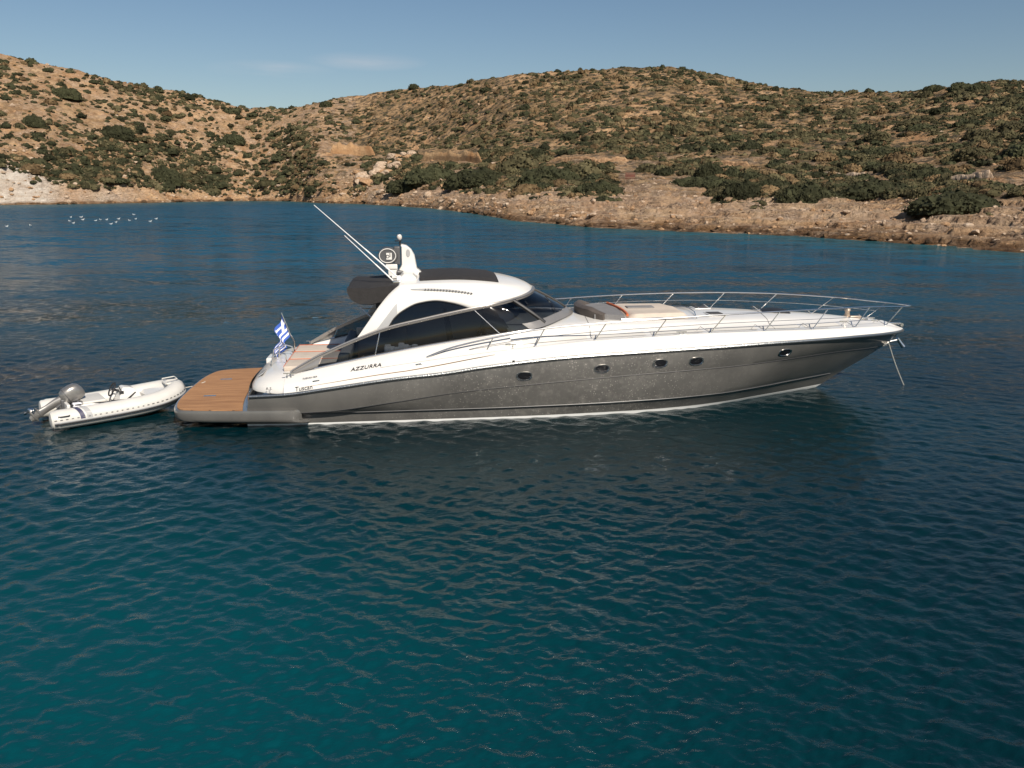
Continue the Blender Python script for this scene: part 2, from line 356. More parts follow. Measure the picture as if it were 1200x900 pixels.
def earth_material():
    m = bpy.data.materials.new("dry_rocky_ground"); m.use_nodes = True; nt = m.node_tree; b = nt.nodes["Principled BSDF"]; L = nt.links.new; N = nt.nodes.new
    g = N("ShaderNodeNewGeometry")
    def noise(sc, det=6, rough=.6, scale=(1, 1, 1)):
        mp = N("ShaderNodeMapping"); mp.inputs["Scale"].default_value = scale; L(g.outputs["Position"], mp.inputs["Vector"])
        n = N("ShaderNodeTexNoise"); n.inputs["Scale"].default_value = sc; n.inputs["Detail"].default_value = det; n.inputs["Roughness"].default_value = rough
        L(mp.outputs[0], n.inputs["Vector"]); return n.outputs["Fac"]
    def rng_(x, a, bb, c=0, d=1):
        r = N("ShaderNodeMapRange"); r.inputs[1].default_value = a; r.inputs[2].default_value = bb; r.inputs[3].default_value = c; r.inputs[4].default_value = d; L(x, r.inputs[0]); return r.outputs[0]
    def mix(f, c1, c2, mode='MIX'):
        x = N("ShaderNodeMixRGB"); x.blend_type = mode
        for i, c in ((0, f), (1, c1), (2, c2)):
            if isinstance(c, tuple): x.inputs[i].default_value = (*c, 1)
            elif isinstance(c, (int, float)): x.inputs[i].default_value = c
            else: L(c, x.inputs[i])
        return x.outputs[0]
    def at(n):
        a_ = N("ShaderNodeAttribute"); a_.attribute_name = n; return a_.outputs["Fac"]
    def mul(x, y):
        q = N("ShaderNodeMath"); q.operation = 'MULTIPLY'; q.use_clamp = True
        for i, z in enumerate((x, y)):
            if isinstance(z, (int, float)): q.inputs[i].default_value = z
            else: L(z, q.inputs[i])
        return q.outputs[0]
    soil = mix(rng_(noise(.12, 6), .35, .65), (.50, .275, .130), (.68, .46, .26))
    soil = mix(rng_(noise(1.1, 5, .7), .45, .75, 0, .75), soil, (.33, .19, .105))
    dry = mix(rng_(noise(.5, 5), .3, .7), (.19, .125, .062), (.34, .225, .115))
    c = mix(mul(rng_(noise(.07, 7, .65), .40, .56), at('scrub')), soil, dry)
    low = mix(rng_(noise(1.3, 5), .3, .7), (.038, .036, .024), (.085, .072, .044))
    c = mix(mul(rng_(noise(.32, 8, .7), .47, .56), at('scrub')), c, low)
    rock = mix(rng_(noise(.9, 7, .7, (1, 1, 2.2)), .35, .7), (.36, .225, .14), (.72, .53, .37))
    c = mix(mul(rng_(noise(.22, 7, .7), .50, .60), at('rocky')), c, rock)
    pale = mix(rng_(noise(.35, 7, .65, (1, 1, 1.6)), .3, .7), (.48, .39, .31), (.84, .77, .68))
    c = mix(at('pale'), c, pale)
    wet = mix(rng_(noise(.8, 6), .4, .62), (.085, .045, .022), (.26, .145, .065))
    sx = N("ShaderNodeSeparateXYZ"); L(g.outputs["Position"], sx.inputs[0])
    ad = N("ShaderNodeMath"); ad.operation = 'ADD'; L(sx.outputs["Z"], ad.inputs[0]); L(rng_(noise(.25, 6), .3, .7, -.45, .45), ad.inputs[1])
    c = mix(rng_(ad.outputs[0], .40, 1.15, 1, 0), c, wet)
    strata = rng_(noise(1.0, 5, .6, (.10, .10, 2.6)), .42, .58)
    c = mix(mul(mul(strata, at('rocky')), .45), c, mix(rng_(noise(.4, 4), .4, .6), (.25, .145, .085), (.68, .52, .38)))
    def ridge(n, w): 
        q = N("ShaderNodeMath"); q.operation = 'SUBTRACT'; q.inputs[1].default_value = .5; L(n, q.inputs[0]); q2 = N("ShaderNodeMath"); q2.operation = 'ABSOLUTE'; L(q.outputs[0], q2.inputs[0]); return rng_(q2.outputs[0], 0, w, 1, 0)
    crev = mul(ridge(noise(.55, 6, .7, (1, 1, 3.0)), .034), rng_(noise(.11, 3), .40, .55))
    c = mix(mul(crev, at('rocky')), c, (.07, .045, .03))
    L(c, b.inputs["Base Color"]); b.inputs["Roughness"].default_value = .95; b.inputs["Specular IOR Level"].default_value = .15
    bp = N("ShaderNodeBump"); bp.inputs["Strength"].default_value = 1; bp.inputs["Distance"].default_value = 1.3; L(noise(1.6, 8, .72, (1, 1, 1.5)), bp.inputs["Height"]); L(bp.outputs[0], b.inputs["Normal"])
    return m
me = np_mesh("hills", V, F, [earth_material()])
uf, tf = UU.ravel(), TT.ravel()
scr = np.clip((uf-290)/120, 0, 1)*np.clip((tf-1.5)/1.0, 0, 1)
scr = np.maximum(scr, .42*np.clip((tf-.8), 0, 1)*(uf < 420))
fattr(me, 'scrub', scr)
fattr(me, 'rocky', np.clip(np.where(uf < 420, .8, np.clip(2.4-tf*.55, .1, 1)), 0, 1))
pl = np.clip(1-abs(uf+10)/100, 0, 1)*np.clip(1.9-tf, 0, 1)*2.2
pl = np.maximum(pl, np.clip(1-abs(uf-118)/60, 0, 1)*np.clip(1.3-tf, 0, 1)*.6)
pl = np.maximum(pl, .25*np.clip(1-abs(tf-1.2)/1.1, 0, 1)*(uf > 430))
fattr(me, 'pale', np.clip(pl*(.6+.8*fbm(X, Y, .08, 4, 77)), 0, 1))
hills = bpy.data.objects.new("hills", me); C.objects.link(hills); hills['kind'] = 'structure'

# ================================================================ WATER
def water_material():
    m = bpy.data.materials.new("sea_water"); m.use_nodes = True; nt = m.node_tree; b = nt.nodes["Principled BSDF"]; L = nt.links.new; N = nt.nodes.new
    g = N("ShaderNodeNewGeometry")
    def math_(op, x, y=None, z=None):
        q = N("ShaderNodeMath"); q.operation = op
        for i, w in enumerate((x, y, z)):
            if w is None: continue
            if isinstance(w, (int, float)): q.inputs[i].default_value = w
            else: L(w, q.inputs[i])
        return q.outputs[0]
    def rng_(x, a, bb, c=0, d=1):
        r = N("ShaderNodeMapRange"); r.inputs[1].default_value = a; r.inputs[2].default_value = bb; r.inputs[3].default_value = c; r.inputs[4].default_value = d; L(x, r.inputs[0]); return r.outputs[0]
    def noise(sc, det, rough, ang=0, stretch=(1, 1), dist=0):
        mp = N("ShaderNodeMapping"); mp.vector_type = 'TEXTURE'; mp.inputs["Rotation"].default_value = (0, 0, ang); mp.inputs["Scale"].default_value = (stretch[0], stretch[1], 1)
        L(g.outputs["Position"], mp.inputs["Vector"])
        n = N("ShaderNodeTexNoise"); n.inputs["Scale"].default_value = sc; n.inputs["Detail"].default_value = det; n.inputs["Roughness"].default_value = rough; n.inputs["Distortion"].default_value = dist
        L(mp.outputs[0], n.inputs["Vector"]); return n.outputs["Fac"]
    sx = N("ShaderNodeSeparateXYZ"); L(g.outputs["Position"], sx.inputs[0])
    left = rng_(sx.outputs["X"], -4, 8)
    # waves: two trains of short crests crossing, plus swell and ripples
    def crest(n): return math_('SUBTRACT', 1.0, math_('MULTIPLY', math_('ABSOLUTE', math_('SUBTRACT', n, .5)), 2.0))
    A = crest(noise(1.7, 4, .55, R(38), (2.6, 1), .6)); B = crest(noise(1.7, 4, .55, R(-32), (2.6, 1), .6))
    big = noise(.33, 2, .5, R(20), (1.8, 1)); rip = noise(7.5, 4, .6, R(10), (1.6, 1))
    wa = math_('MULTIPLY', A, rng_(left, 0, 1, 1, .35)); wbb = math_('MULTIPLY', B, rng_(left, 0, 1, .35, 1))
    hgt = math_('ADD', math_('ADD', math_('MULTIPLY', wa, .012), math_('MULTIPLY', wbb, .012)), math_('ADD', math_('MULTIPLY', big, .0), math_('MULTIPLY', rip, .022)))
    gust = rng_(noise(.05, 4, .6, 0, (2.5, 1)), .3, .7, .75, 1.2)
    bp = N("ShaderNodeBump"); bp.inputs["Distance"].default_value = 1.0; bp.inputs["Strength"].default_value = .9
    L(math_('MULTIPLY', hgt, gust), bp.inputs["Height"])
    # steeper facets of the small waves further out, as slopes (a bump height would be averaged away there)
    def slope(sc, stretch, ang):
        mp = N("ShaderNodeMapping"); mp.vector_type = 'TEXTURE'; mp.inputs["Rotation"].default_value = (0, 0, ang); mp.inputs["Scale"].default_value = (*stretch, 1)
        L(g.outputs["Position"], mp.inputs["Vector"]); n = N("ShaderNodeTexNoise"); n.inputs["Scale"].default_value = sc; n.inputs["Detail"].default_value = 3; n.inputs["Roughness"].default_value = .65
        L(mp.outputs[0], n.inputs["Vector"]); s_ = N("ShaderNodeVectorMath"); s_.operation = 'SUBTRACT'; s_.inputs[1].default_value = (.5, .5, .5); L(n.outputs["Color"], s_.inputs[0]); return s_.outputs[0]
    s1 = slope(3.2, (2.0, 1), R(8)); s2 = slope(1.1, (2.4, 1), R(-10)); sa = N("ShaderNodeVectorMath"); sa.operation = 'ADD'; L(s1, sa.inputs[0]); s3 = slope(.30, (3.0, 1), R(4)); sb = N("ShaderNodeVectorMath"); sb.operation = 'ADD'; L(s2, sb.inputs[0]); L(s3, sb.inputs[1]); L(sb.outputs[0], sa.inputs[1])
    smul = N("ShaderNodeVectorMath"); smul.operation = 'MULTIPLY'; smul.inputs[1].default_value = (1.1, 1.8, 0); L(sa.outputs[0], smul.inputs[0])
    ramp = rng_(sx.outputs["Y"], 18, 100, .06, .75); sc_ = N("ShaderNodeVectorMath"); sc_.operation = 'SCALE'; L(smul.outputs[0], sc_.inputs[0]); L(math_('MULTIPLY', ramp, gust), sc_.inputs["Scale"])
    nn = N("ShaderNodeVectorMath"); nn.operation = 'ADD'; L(bp.outputs[0], nn.inputs[0]); L(sc_.outputs[0], nn.inputs[1]); nm = N("ShaderNodeVectorMath"); nm.operation = 'NORMALIZE'; L(nn.outputs[0], nm.inputs[0])
    L(nm.outputs[0], b.inputs["Normal"])
    # water colour: open sea, deep teal, lighter patches over pale bottom, turquoise at the shore
    def mix(f, c1, c2):
        x = N("ShaderNodeMixRGB")
        for i, c in ((0, f), (1, c1), (2, c2)):
            if isinstance(c, tuple): x.inputs[i].default_value = (*c, 1)
            else: L(c, x.inputs[i])
        return x.outputs[0]
    a_ = N("ShaderNodeAttribute"); a_.attribute_name = 'shallow'; a2 = N("ShaderNodeAttribute"); a2.attribute_name = 'sandy'
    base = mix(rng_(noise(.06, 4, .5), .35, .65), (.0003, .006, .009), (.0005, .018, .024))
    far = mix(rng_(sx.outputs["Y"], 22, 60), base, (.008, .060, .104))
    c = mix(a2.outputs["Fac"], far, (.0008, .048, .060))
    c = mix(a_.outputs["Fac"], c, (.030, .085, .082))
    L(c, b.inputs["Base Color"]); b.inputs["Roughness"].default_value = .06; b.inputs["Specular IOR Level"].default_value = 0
    # surface reflection, weaker where a polarising filter cuts it (towards the far water)
    gl = N("ShaderNodeBsdfGlossy"); L(rng_(sx.outputs["Y"], 30, 200, .04, .20), gl.inputs["Roughness"]); L(nm.outputs[0], gl.inputs["Normal"]); gl.inputs["Color"].default_value = (1, 1, 1, 1)
    fr = N("ShaderNodeFresnel"); fr.inputs["IOR"].default_value = 1.33; L(nm.outputs[0], fr.inputs["Normal"])
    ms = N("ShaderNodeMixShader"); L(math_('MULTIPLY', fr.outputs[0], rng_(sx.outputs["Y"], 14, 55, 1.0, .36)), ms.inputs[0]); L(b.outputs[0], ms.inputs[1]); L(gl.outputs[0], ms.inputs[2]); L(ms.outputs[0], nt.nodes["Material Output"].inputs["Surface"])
    return m
# a real, displaced wave surface over the bay, and the open sea around it
ang = np.linspace(R(-50), R(50), 1350); rad_w = [3.5]
while rad_w[-1] < 420: rad_w.append(rad_w[-1]+max(.023, rad_w[-1]*.0036))
rad_w = np.array(rad_w); RR, AA = np.meshgrid(rad_w, ang, indexing='ij'); xf = (RR*np.sin(AA)).ravel(); yf = (RR*np.cos(AA)).ravel()
dr_ = np.maximum(.023, RR.ravel()*.0036); wv = np.random.default_rng(4); hw = np.zeros_like(xf)
grp = [.55+.9*fbm(xf, yf, .09, 2, 200+k) for k in range(4)]
for k in range(110):
    lam = .095*(8.0**(wv.random()**1.9)); th = math.pi/2+wv.normal(0, .62)+(0.45 if k % 2 else -.45); kx, ky = math.cos(th)*2*math.pi/lam, math.sin(th)*2*math.pi/lam
    slope_ = .020*(1.0 if lam < .35 else .72); am = slope_*lam/(2*math.pi)*1.35; ph = kx*xf+ky*yf+wv.uniform(0, 6.28)
    c_ = (np.sin(ph)*.5+.5)**1.5; fade = np.clip((lam/dr_-2.6)/2.2, 0, 1); hw += am*2*(c_-.42)*fade*grp[k % 4]
gustm = .72+.55*fbm(xf, yf, .035, 3, 300); hw *= gustm*np.clip((420-RR.ravel())/100, 0, 1)
nr, na = RR.shape; ii, jj = np.meshgrid(np.arange(nr-1), np.arange(na-1), indexing='ij'); a = (ii*na+jj).ravel(); Fw = np.stack([a, a+1, a+na+1, a+na], 1)
def axis(lo, hi, fine_lo, fine_hi, step):
    a = list(np.arange(fine_lo, fine_hi+.1, step)); s = step; x = fine_lo
    while x > lo: s *= 1.35; x -= s; a.insert(0, x)
    s = step; x = a[-1]
    while x < hi: s *= 1.35; x += s; a.append(x)
    return np.array(a)
wx = axis(-3000, 3000, -300, 200, 6); wy = axis(-2000, 4000, -20, 420, 6); WX, WY = np.meshgrid(wx, wy); nx = len(wx)
ii, jj = np.meshgrid(np.arange(len(wy)-1), np.arange(nx-1), indexing='ij'); a = (ii*nx+jj).ravel(); Fb = np.stack([a, a+1, a+nx+1, a+nx], 1)+len(xf)
zw = np.concatenate([hw, np.full(WX.size, -.16)]); xf = np.concatenate([xf, WX.ravel()]); yf = np.concatenate([yf, WY.ravel()])
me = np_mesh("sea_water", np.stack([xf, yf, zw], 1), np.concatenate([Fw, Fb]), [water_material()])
uw = 600+FPX*1.031*xf/np.maximum(yf, 1); ds = cols(np.clip(uw, -700, 2000))[0][:, 0]-yf
sh = np.where(yf > 20, np.clip(1-ds/(ds+yf)/.28, 0, 1)**1.6, 0)
fattr(me, 'shallow', sh*.75)
sandy = np.exp(-(((xf+3.5)/6.5)**2+((yf-7)/5)**2))*.85 + np.exp(-(((xf+9)/6)**2+((yf-11)/5)**2))*.45 + np.exp(-(((xf+12)/14)**2+((yf-31)/6)**2))*.25
fattr(me, 'sandy', np.clip(sandy, 0, 1))
sea = bpy.data.objects.new("sea_water", me); C.objects.link(sea); sea['kind'] = 'structure'

# ================================================================ ROCKS, SHRUBS, SIGN, GULLS
def pos(u, t): x, y, z = ground(np.array([float(u)]), np.array([float(t)])); return Vector((x[0], y[0], z[0]))
tgrid = np.linspace(0.0, 6.2, 1250)
def site(px, py):
    """bearing px and elevation reading py -> first ground point met there"""
    u = px; x, y, z = ground(np.full(len(tgrid), float(u)), tgrid)
    for _ in range(2):
        fw = y*CT-(z-CAM_H)*ST; up = y*ST+(z-CAM_H)*CT; v = 450-FPX*up/fw; i = int(np.argmax(v <= py)) if (v <= py).any() else len(tgrid)-1
        u = 600+(px-600)*(fw[i]/(y[i]))/1.031; u = float(u); x, y, z = ground(np.full(len(tgrid), u), tgrid)
    return u, float(tgrid[i])
# --- shrub meshes: a lumpy heart of foliage with many small leaf clumps standing out of it
def shrub_arrays(r_, nleaf, flat=.62, leaf=.17, seg=9, rings=4, lob=3):
    """unit-radius shrub, returns verts, quads(list of 4), tint per vertex"""
    lobes = [(0, 0, 0, .72)]+[(.48*math.cos(a), .48*math.sin(a), r_.uniform(-.05, .12), r_.uniform(.42, .62)) for a in [r_.uniform(0, 6.28) for _ in range(lob)]]
    vs = []; fs = []; ti = []
    for (lx, ly, lz, lr) in lobes:
        k = len(vs); tt = r_.uniform(.30, .62)
        for i in range(rings+1):
            ph = math.pi*.5*(1-i/rings*1.0) if i else math.pi*.5
            ph = math.pi/2-(math.pi/2+.25)*i/rings
            for j in range(seg):
                a = 2*math.pi*j/seg; q = lr*(1+r_.uniform(-.16, .16)); vs.append((lx+q*.86*math.cos(ph)*math.cos(a), ly+q*.86*math.cos(ph)*math.sin(a), flat*(lz+q*math.sin(ph)))); ti.append(tt+r_.uniform(-.18, .1))
        for i in range(rings):
            for j in range(seg): fs.append((k+i*seg+j, k+i*seg+(j+1) % seg, k+(i+1)*seg+(j+1) % seg, k+(i+1)*seg+j))
    for _ in range(nleaf):
        lx, ly, lz, lr = lobes[r_.randrange(len(lobes))]
        a = r_.uniform(0, 6.28); sp = r_.uniform(-.15, 1)**1; ph = math.asin(max(-.2, min(1, sp))); q = lr*r_.uniform(.84, 1.12)
        c = Vector((lx+q*math.cos(ph)*math.cos(a), ly+q*math.cos(ph)*math.sin(a), flat*(lz+q*math.sin(ph))))
        n = Vector((math.cos(ph)*math.cos(a), math.cos(ph)*math.sin(a), math.sin(ph)+.3))+Vector((r_.gauss(0, .6), r_.gauss(0, .6), r_.gauss(0, .5))); n.normalize()
        t1 = n.orthogonal().normalized(); t2 = n.cross(t1); w = leaf*r_.uniform(.5, 1.25); h = leaf*r_.uniform(.5, 1.25); rot = r_.uniform(0, 6.28); t1, t2 = t1*math.cos(rot)+t2*math.sin(rot), t2*math.cos(rot)-t1*math.sin(rot)
        k = len(vs); vs += [tuple(c+t1*w*.5), tuple(c+t2*h*.5+n*.03), tuple(c-t1*w*.45), tuple(c-t2*h*.55)]; tv = min(1, max(0, r_.gauss(.52, .2))); ti += [tv]*4; fs.append((k, k+1, k+2, k+3))
    return np.array(vs), np.array(fs), np.array(ti)
def leaf_material(name, cols_):
    m = bpy.data.materials.new(name); m.use_nodes = True; nt = m.node_tree; b = nt.nodes["Principled BSDF"]; L = nt.links.new; N = nt.nodes.new
    a_ = N("ShaderNodeAttribute"); a_.attribute_name = 'tint'; r = N("ShaderNodeValToRGB"); e = r.color_ramp.elements
    e[0].position = 0; e[0].color = (*cols_[0], 1); e[1].position = 1; e[1].color = (*cols_[-1], 1)
    for i, c in enumerate(cols_[1:-1]): q = e.new((i+1)/(len(cols_)-1)); q.color = (*c, 1)
    L(a_.outputs["Fac"], r.inputs["Fac"])
    g = N("ShaderNodeNewGeometry"); n = N("ShaderNodeTexNoise"); n.inputs["Scale"].default_value = .35; n.inputs["Detail"].default_value = 3; L(g.outputs["Position"], n.inputs["Vector"])
    vm_ = N("ShaderNodeMath"); vm_.operation = 'MULTIPLY'; oi = N("ShaderNodeObjectInfo"); om = N("ShaderNodeMapRange"); om.inputs[3].default_value = .7; om.inputs[4].default_value = 1.35; L(oi.outputs["Random"], om.inputs[0]); L(om.outputs[0], vm_.inputs[1])
    h = N("ShaderNodeHueSaturation"); mr = N("ShaderNodeMapRange"); mr.inputs[1].default_value = .3; mr.inputs[2].default_value = .7; mr.inputs[3].default_value = .72; mr.inputs[4].default_value = 1.3; L(n.outputs["Fac"], mr.inputs[0]); L(mr.outputs[0], vm_.inputs[0]); L(vm_.outputs[0], h.inputs["Value"])
    L(r.outputs[0], h.inputs["Color"]); L(h.outputs[0], b.inputs["Base Color"]); b.inputs["Roughness"].default_value = .9; b.inputs["Specular IOR Level"].default_value = .15
    return m
LM = {'dark': leaf_material("dark_juniper_leaves", [(.014, .015, .007), (.033, .035, .017), (.072, .070, .036)]),
      'olive': leaf_material("olive_scrub_leaves", [(.030, .027, .013), (.068, .060, .030), (.125, .104, .055)]),
      'brown': leaf_material("dry_brown_scrub", [(.065, .042, .020), (.13, .088, .045), (.21, .15, .08)])}
pr = random.Random(5); PROTO = {}
for kind in LM:
    PROTO[kind] = []
    for q in range(4):
        v, f, ti = shrub_arrays(pr, 420, flat=.62 if kind != 'dark' else .58, leaf=.16, seg=11, rings=5, lob=4)
        me = np_mesh("shrub", v, f, [LM[kind]], smooth=False); fattr(me, 'tint', ti); PROTO[kind].append(me)
BIG = []
for q in range(4):
    v, f, ti = shrub_arrays(pr, 1500, flat=.55, leaf=.075, seg=16, rings=7, lob=8); me = np_mesh("shrub", v, f, [LM['dark']], smooth=False); fattr(me, 'tint', ti); BIG.append(me)
first = {}
def place_shrub(mesh, p, sx, sy, sz, rz, label, group, cat="shrub", name="shrub"):
    o = bpy.data.objects.new(name, mesh); C.objects.link(o)
    o.location = p; o.scale = (sx, sy, sz); o.rotation_euler = (0, 0, rz); o['label'] = label; o['category'] = cat
    if group: o['group'] = group
    return o
taken = []
WALLS = [(848, 895, 193, 5), (990, 1042, 209, 5), (1092, 1118, 202, 5), (1146, 1198, 211, 8), (1062, 1096, 190, 4), (648, 742, 188, 4), (490, 560, 188, 10), (376, 427, 181, 11)]
WLAB = ["ruined terrace wall of reddish stone on the slope right of the red board", "low stone ledge above the middle large bush at the right", "short stone ledge above the rightmost low mounds", "pale rock step at the right edge of the picture", "short high terrace wall on the right hillside", "thin pale terrace line crossing the slope behind the windscreen", "brown terrace wall on the slope just right of the hardtop mast", "brown earth bank in the saddle left of the pale outcrop"]
# the large, clearly separate bushes (bearing, reading at the foot, width px, height px, kind, label)
NAMED = [
 (967, 236, 66, 34, 'dark', "big dark green bush above the rocky shore, leftmost of three large mounds"),
 (1055, 229, 76, 28, 'dark', "broad domed dark green bush, middle one of three large mounds above the shore"),
 (1150, 246, 108, 32, 'dark', "widest low dark green bush, nearest the water at the right end of the shore"),
 (1119, 211, 52, 24, 'dark', "dark rounded bush between and just above the two rightmost low mounds"),
 (888, 230, 48, 30, 'dark', "dark bush on the pale shelf straight above the yacht's bow rail"),
 (926, 224, 44, 22, 'dark', "dark green bush squeezed between two bigger bushes above the bow"),
 (846, 204, 34, 22, 'dark', "green bush right of the red board on the slope, upper one of two"),
 (826, 218, 62, 16, 'dark', "flat spreading green bush right of the red board, lower one of two"),
 (708, 226, 58, 24, 'dark', "dark green bush left of and below the red board"),
 (770, 200, 46, 12, 'olive', "low olive bush directly right of the red board"),
 (650, 214, 80, 30, 'dark', "large dark green thicket on the slope behind the middle of the yacht"),
 (690, 206, 60, 22, 'olive', "olive green thicket just left of the red board"),
 (560, 214, 78, 28, 'dark', "dark green thicket above the shore behind the hardtop"),
 (500, 212, 62, 24, 'dark', "dark green thicket right of the pale rock outcrop"),
 (470, 222, 50, 20, 'dark', "dark bush at the foot of the pale rock outcrop"),
 (612, 196, 60, 20, 'olive', "olive bush below the dirt terrace behind the hardtop"),
 (165, 211, 46, 26, 'dark', "steep dark bush hanging over the orange cliff on the left shore"),
 (108, 160, 34, 20, 'dark', "rounded dark bush alone in the middle of the left hillside"),
 (45, 113, 30, 17, 'dark', "large dark bush high on the far left hillside"),
 (13, 70, 26, 12, 'dark', "dark bush at the very top left of the left hill"),
 (4, 145, 24, 18, 'dark', "dark bush cut by the left edge of the picture"),
 (253, 166, 24, 15, 'dark', "rounded dark bush on the right flank of the left hill"),
 (108, 85, 16, 9, 'dark', "small round bush standing up from the left hill's ridge line"),
 (368, 125, 15, 10, 'dark', "lone round tree-like bush on the skyline of the saddle between the hills"),
 (478, 103, 13, 7, 'dark', "small round bush on the skyline right of the saddle"),
 (1158, 106, 26, 14, 'dark', "left one of two rounded bushes on the right hilltop skyline"),
 (1180, 108, 28, 15, 'dark', "right one of two rounded bushes on the right hilltop skyline"),
 (1125, 106, 24, 10, 'dark', "low wide bush on the right hilltop left of two round ones"),
 (928, 106, 9, 6, 'dark', "tiny round bush on the skyline above the bow of the yacht"),
]
nb = 0
for (px, py, w, h, kind, lab) in NAMED:
    u, t = site(px, py); p = pos(u, t); dist_ = p.y*1.0/CT; r_w = w/FPX*dist_/2; hh = h/FPX*dist_
    ms = BIG[nb % 4] if kind == 'dark' and w > 20 else PROTO[kind][nb % 4]
    place_shrub(ms, p-Vector((0, 0, .12*hh)), r_w*1.02, r_w*(.75 if w > 40 else .95), hh/.62, random.Random(nb).uniform(-.3, .3), lab, None); taken.append((p.x, p.y, r_w)); nb += 1
# the rest of the scrub by density
vr = np.random.default_rng(3); NCAND = 66000
cu_ = vr.uniform(-380, 1520, NCAND); ct_ = vr.uniform(.55, 6.05, NCAND)
d_, h_ = cols(cu_); gx, gy, gz = ground(cu_, ct_)
den = np.where(cu_ < 330, .50, .92)
dens_n = fbm(gx, gy, .045, 3, 51); fine_n = fbm(gx, gy, .16, 3, 61)
left_m = np.clip((345-cu_)/60, 0, 1)
left_mid = left_m*np.clip(1-abs(ct_-3.2)/1.3, 0, 1)
p_acc = (1-left_m)*1.4*(.22+1.25*np.clip((dens_n-.36)*3.4, 0, 1))+left_m*1.35*(.27+.70*np.clip((dens_n-.40)*4.5, 0, 1))
p_acc *= np.clip((ct_-np.where(cu_ < 430, .75, 1.30+.9*(fine_n-.5)))/.5, 0, 1)
p_acc *= 1-.55*(left_m*np.clip(1-abs(ct_-3.3)/.7, 0, 1))
p_acc *= np.where((cu_ > 372) & (cu_ < 470) & (ct_ < 2.4), .35, 1)
Yk = gy
area_w = np.clip((Yk/260)**1.0, .25, 1.3)                     # stations are closer together near the water
p_acc *= area_w*.62
acc = vr.uniform(0, 1, NCAND) < p_acc
# bare dirt: a terrace wall behind the hardtop, a scar in the saddle, paths and the clearing by the board
vv = 450-FPX*(gy*ST+(gz-CAM_H)*CT)/(gy*CT-(gz-CAM_H)*ST); uu_ = 600+FPX*gx/(gy*CT-(gz-CAM_H)*ST)
def clear(x0, x1, y0, y1): 
    global acc; acc = acc & ~((uu_ > x0) & (uu_ < x1) & (vv > y0) & (vv < y1))
clear(722, 775, 188, 235); clear(372, 428, 166, 184); clear(488, 562, 174, 189); clear(735, 830, 205, 262); clear(900, 1200, 232, 250)
for (x0_, x1_, y0_, h0_) in WALLS: clear(x0_-1, x1_+1, y0_-h0_-3, y0_+4); clear(395, 430, 195, 218); clear(690, 760, 122, 126)
clear(640, 742, 178, 188) if False else None
idx = np.where(acc)[0]
rad = np.exp(vr.normal(.05, .5, len(idx)))*.95; rad = .9*np.clip(rad, .4, 3.4)*np.where(cu_[idx] < 330, 1.15, 1.08)*np.clip(gy[idx]/170, .62, 1.0)
keep = []
tk = np.array(taken)
for n_, i in enumerate(idx):
    if ((gx[i]-tk[:, 0])**2+(gy[i]-tk[:, 1])**2 < (tk[:, 2]*.9)**2).any(): continue
    keep.append(n_)
keep = np.array(keep); idx = idx[keep]; rad = rad[keep]
inview = (uu_[idx] > 2) & (uu_[idx] < 1198)
# hidden behind a crest?  (max elevation angle seen so far along the bearing)
tcs = np.linspace(0, 6.3, 90)
vis = np.ones(len(idx), bool)
cb = np.round(cu_[idx]/12).astype(int)
for b_ in np.unique(cb):
    x_, y_, z_ = ground(np.full(90, b_*12.0), tcs); el = np.maximum.accumulate((z_-CAM_H)/y_)
    s_ = np.where(cb == b_)[0]; tt = ct_[idx[s_]]; pe = np.interp(tt-.12, tcs, el); me_ = (gz[idx[s_]]+rad[s_]*.6-CAM_H)/gy[idx[s_]]; vis[s_] = me_ > pe-.004
app = rad/gy[idx]*inview*vis
order = np.argsort(-app); NIND = 300-len(NAMED)
ind = set(order[:NIND].tolist())
def region(i):
    u, t, v = uu_[i], ct_[i], vv[i]
    if u < 345: 
        if t < 1.7: return ("scattered over the foot of the left hill above the cliffs", "shrubs at the foot of the left hill")
        if t < 3.1: return ("on the lower half of the bare left hillside", "shrubs on the lower left hillside")
        return ("on the upper half of the bare left hillside", "shrubs on the upper left hillside")
    if u < 600: return ("on the slope left of the hardtop below the saddle", "shrubs on the slope below the saddle") if t < 4 else ("high on the slope between the saddle and the main summit", "shrubs high right of the saddle")
    if u < 900: return ("on the lower slope behind the middle of the yacht", "shrubs low on the main hill") if t < 2.8 else ("high on the main hill behind the yacht", "shrubs high on the main hill")
    return ("on the lower slope behind the bow at the right", "shrubs low on the right slope") if t < 2.6 else ("high on the right hillside behind the bow", "shrubs high on the right slope")
SV, SF, STt, SM = [], [], [], []; off = 0
lowp = []
lr_ = random.Random(9)
for q in range(10): lowp.append(shrub_arrays(lr_, 46, flat=.62, leaf=.30, seg=7, rings=3, lob=2))
kinds = ['dark', 'olive', 'brown']
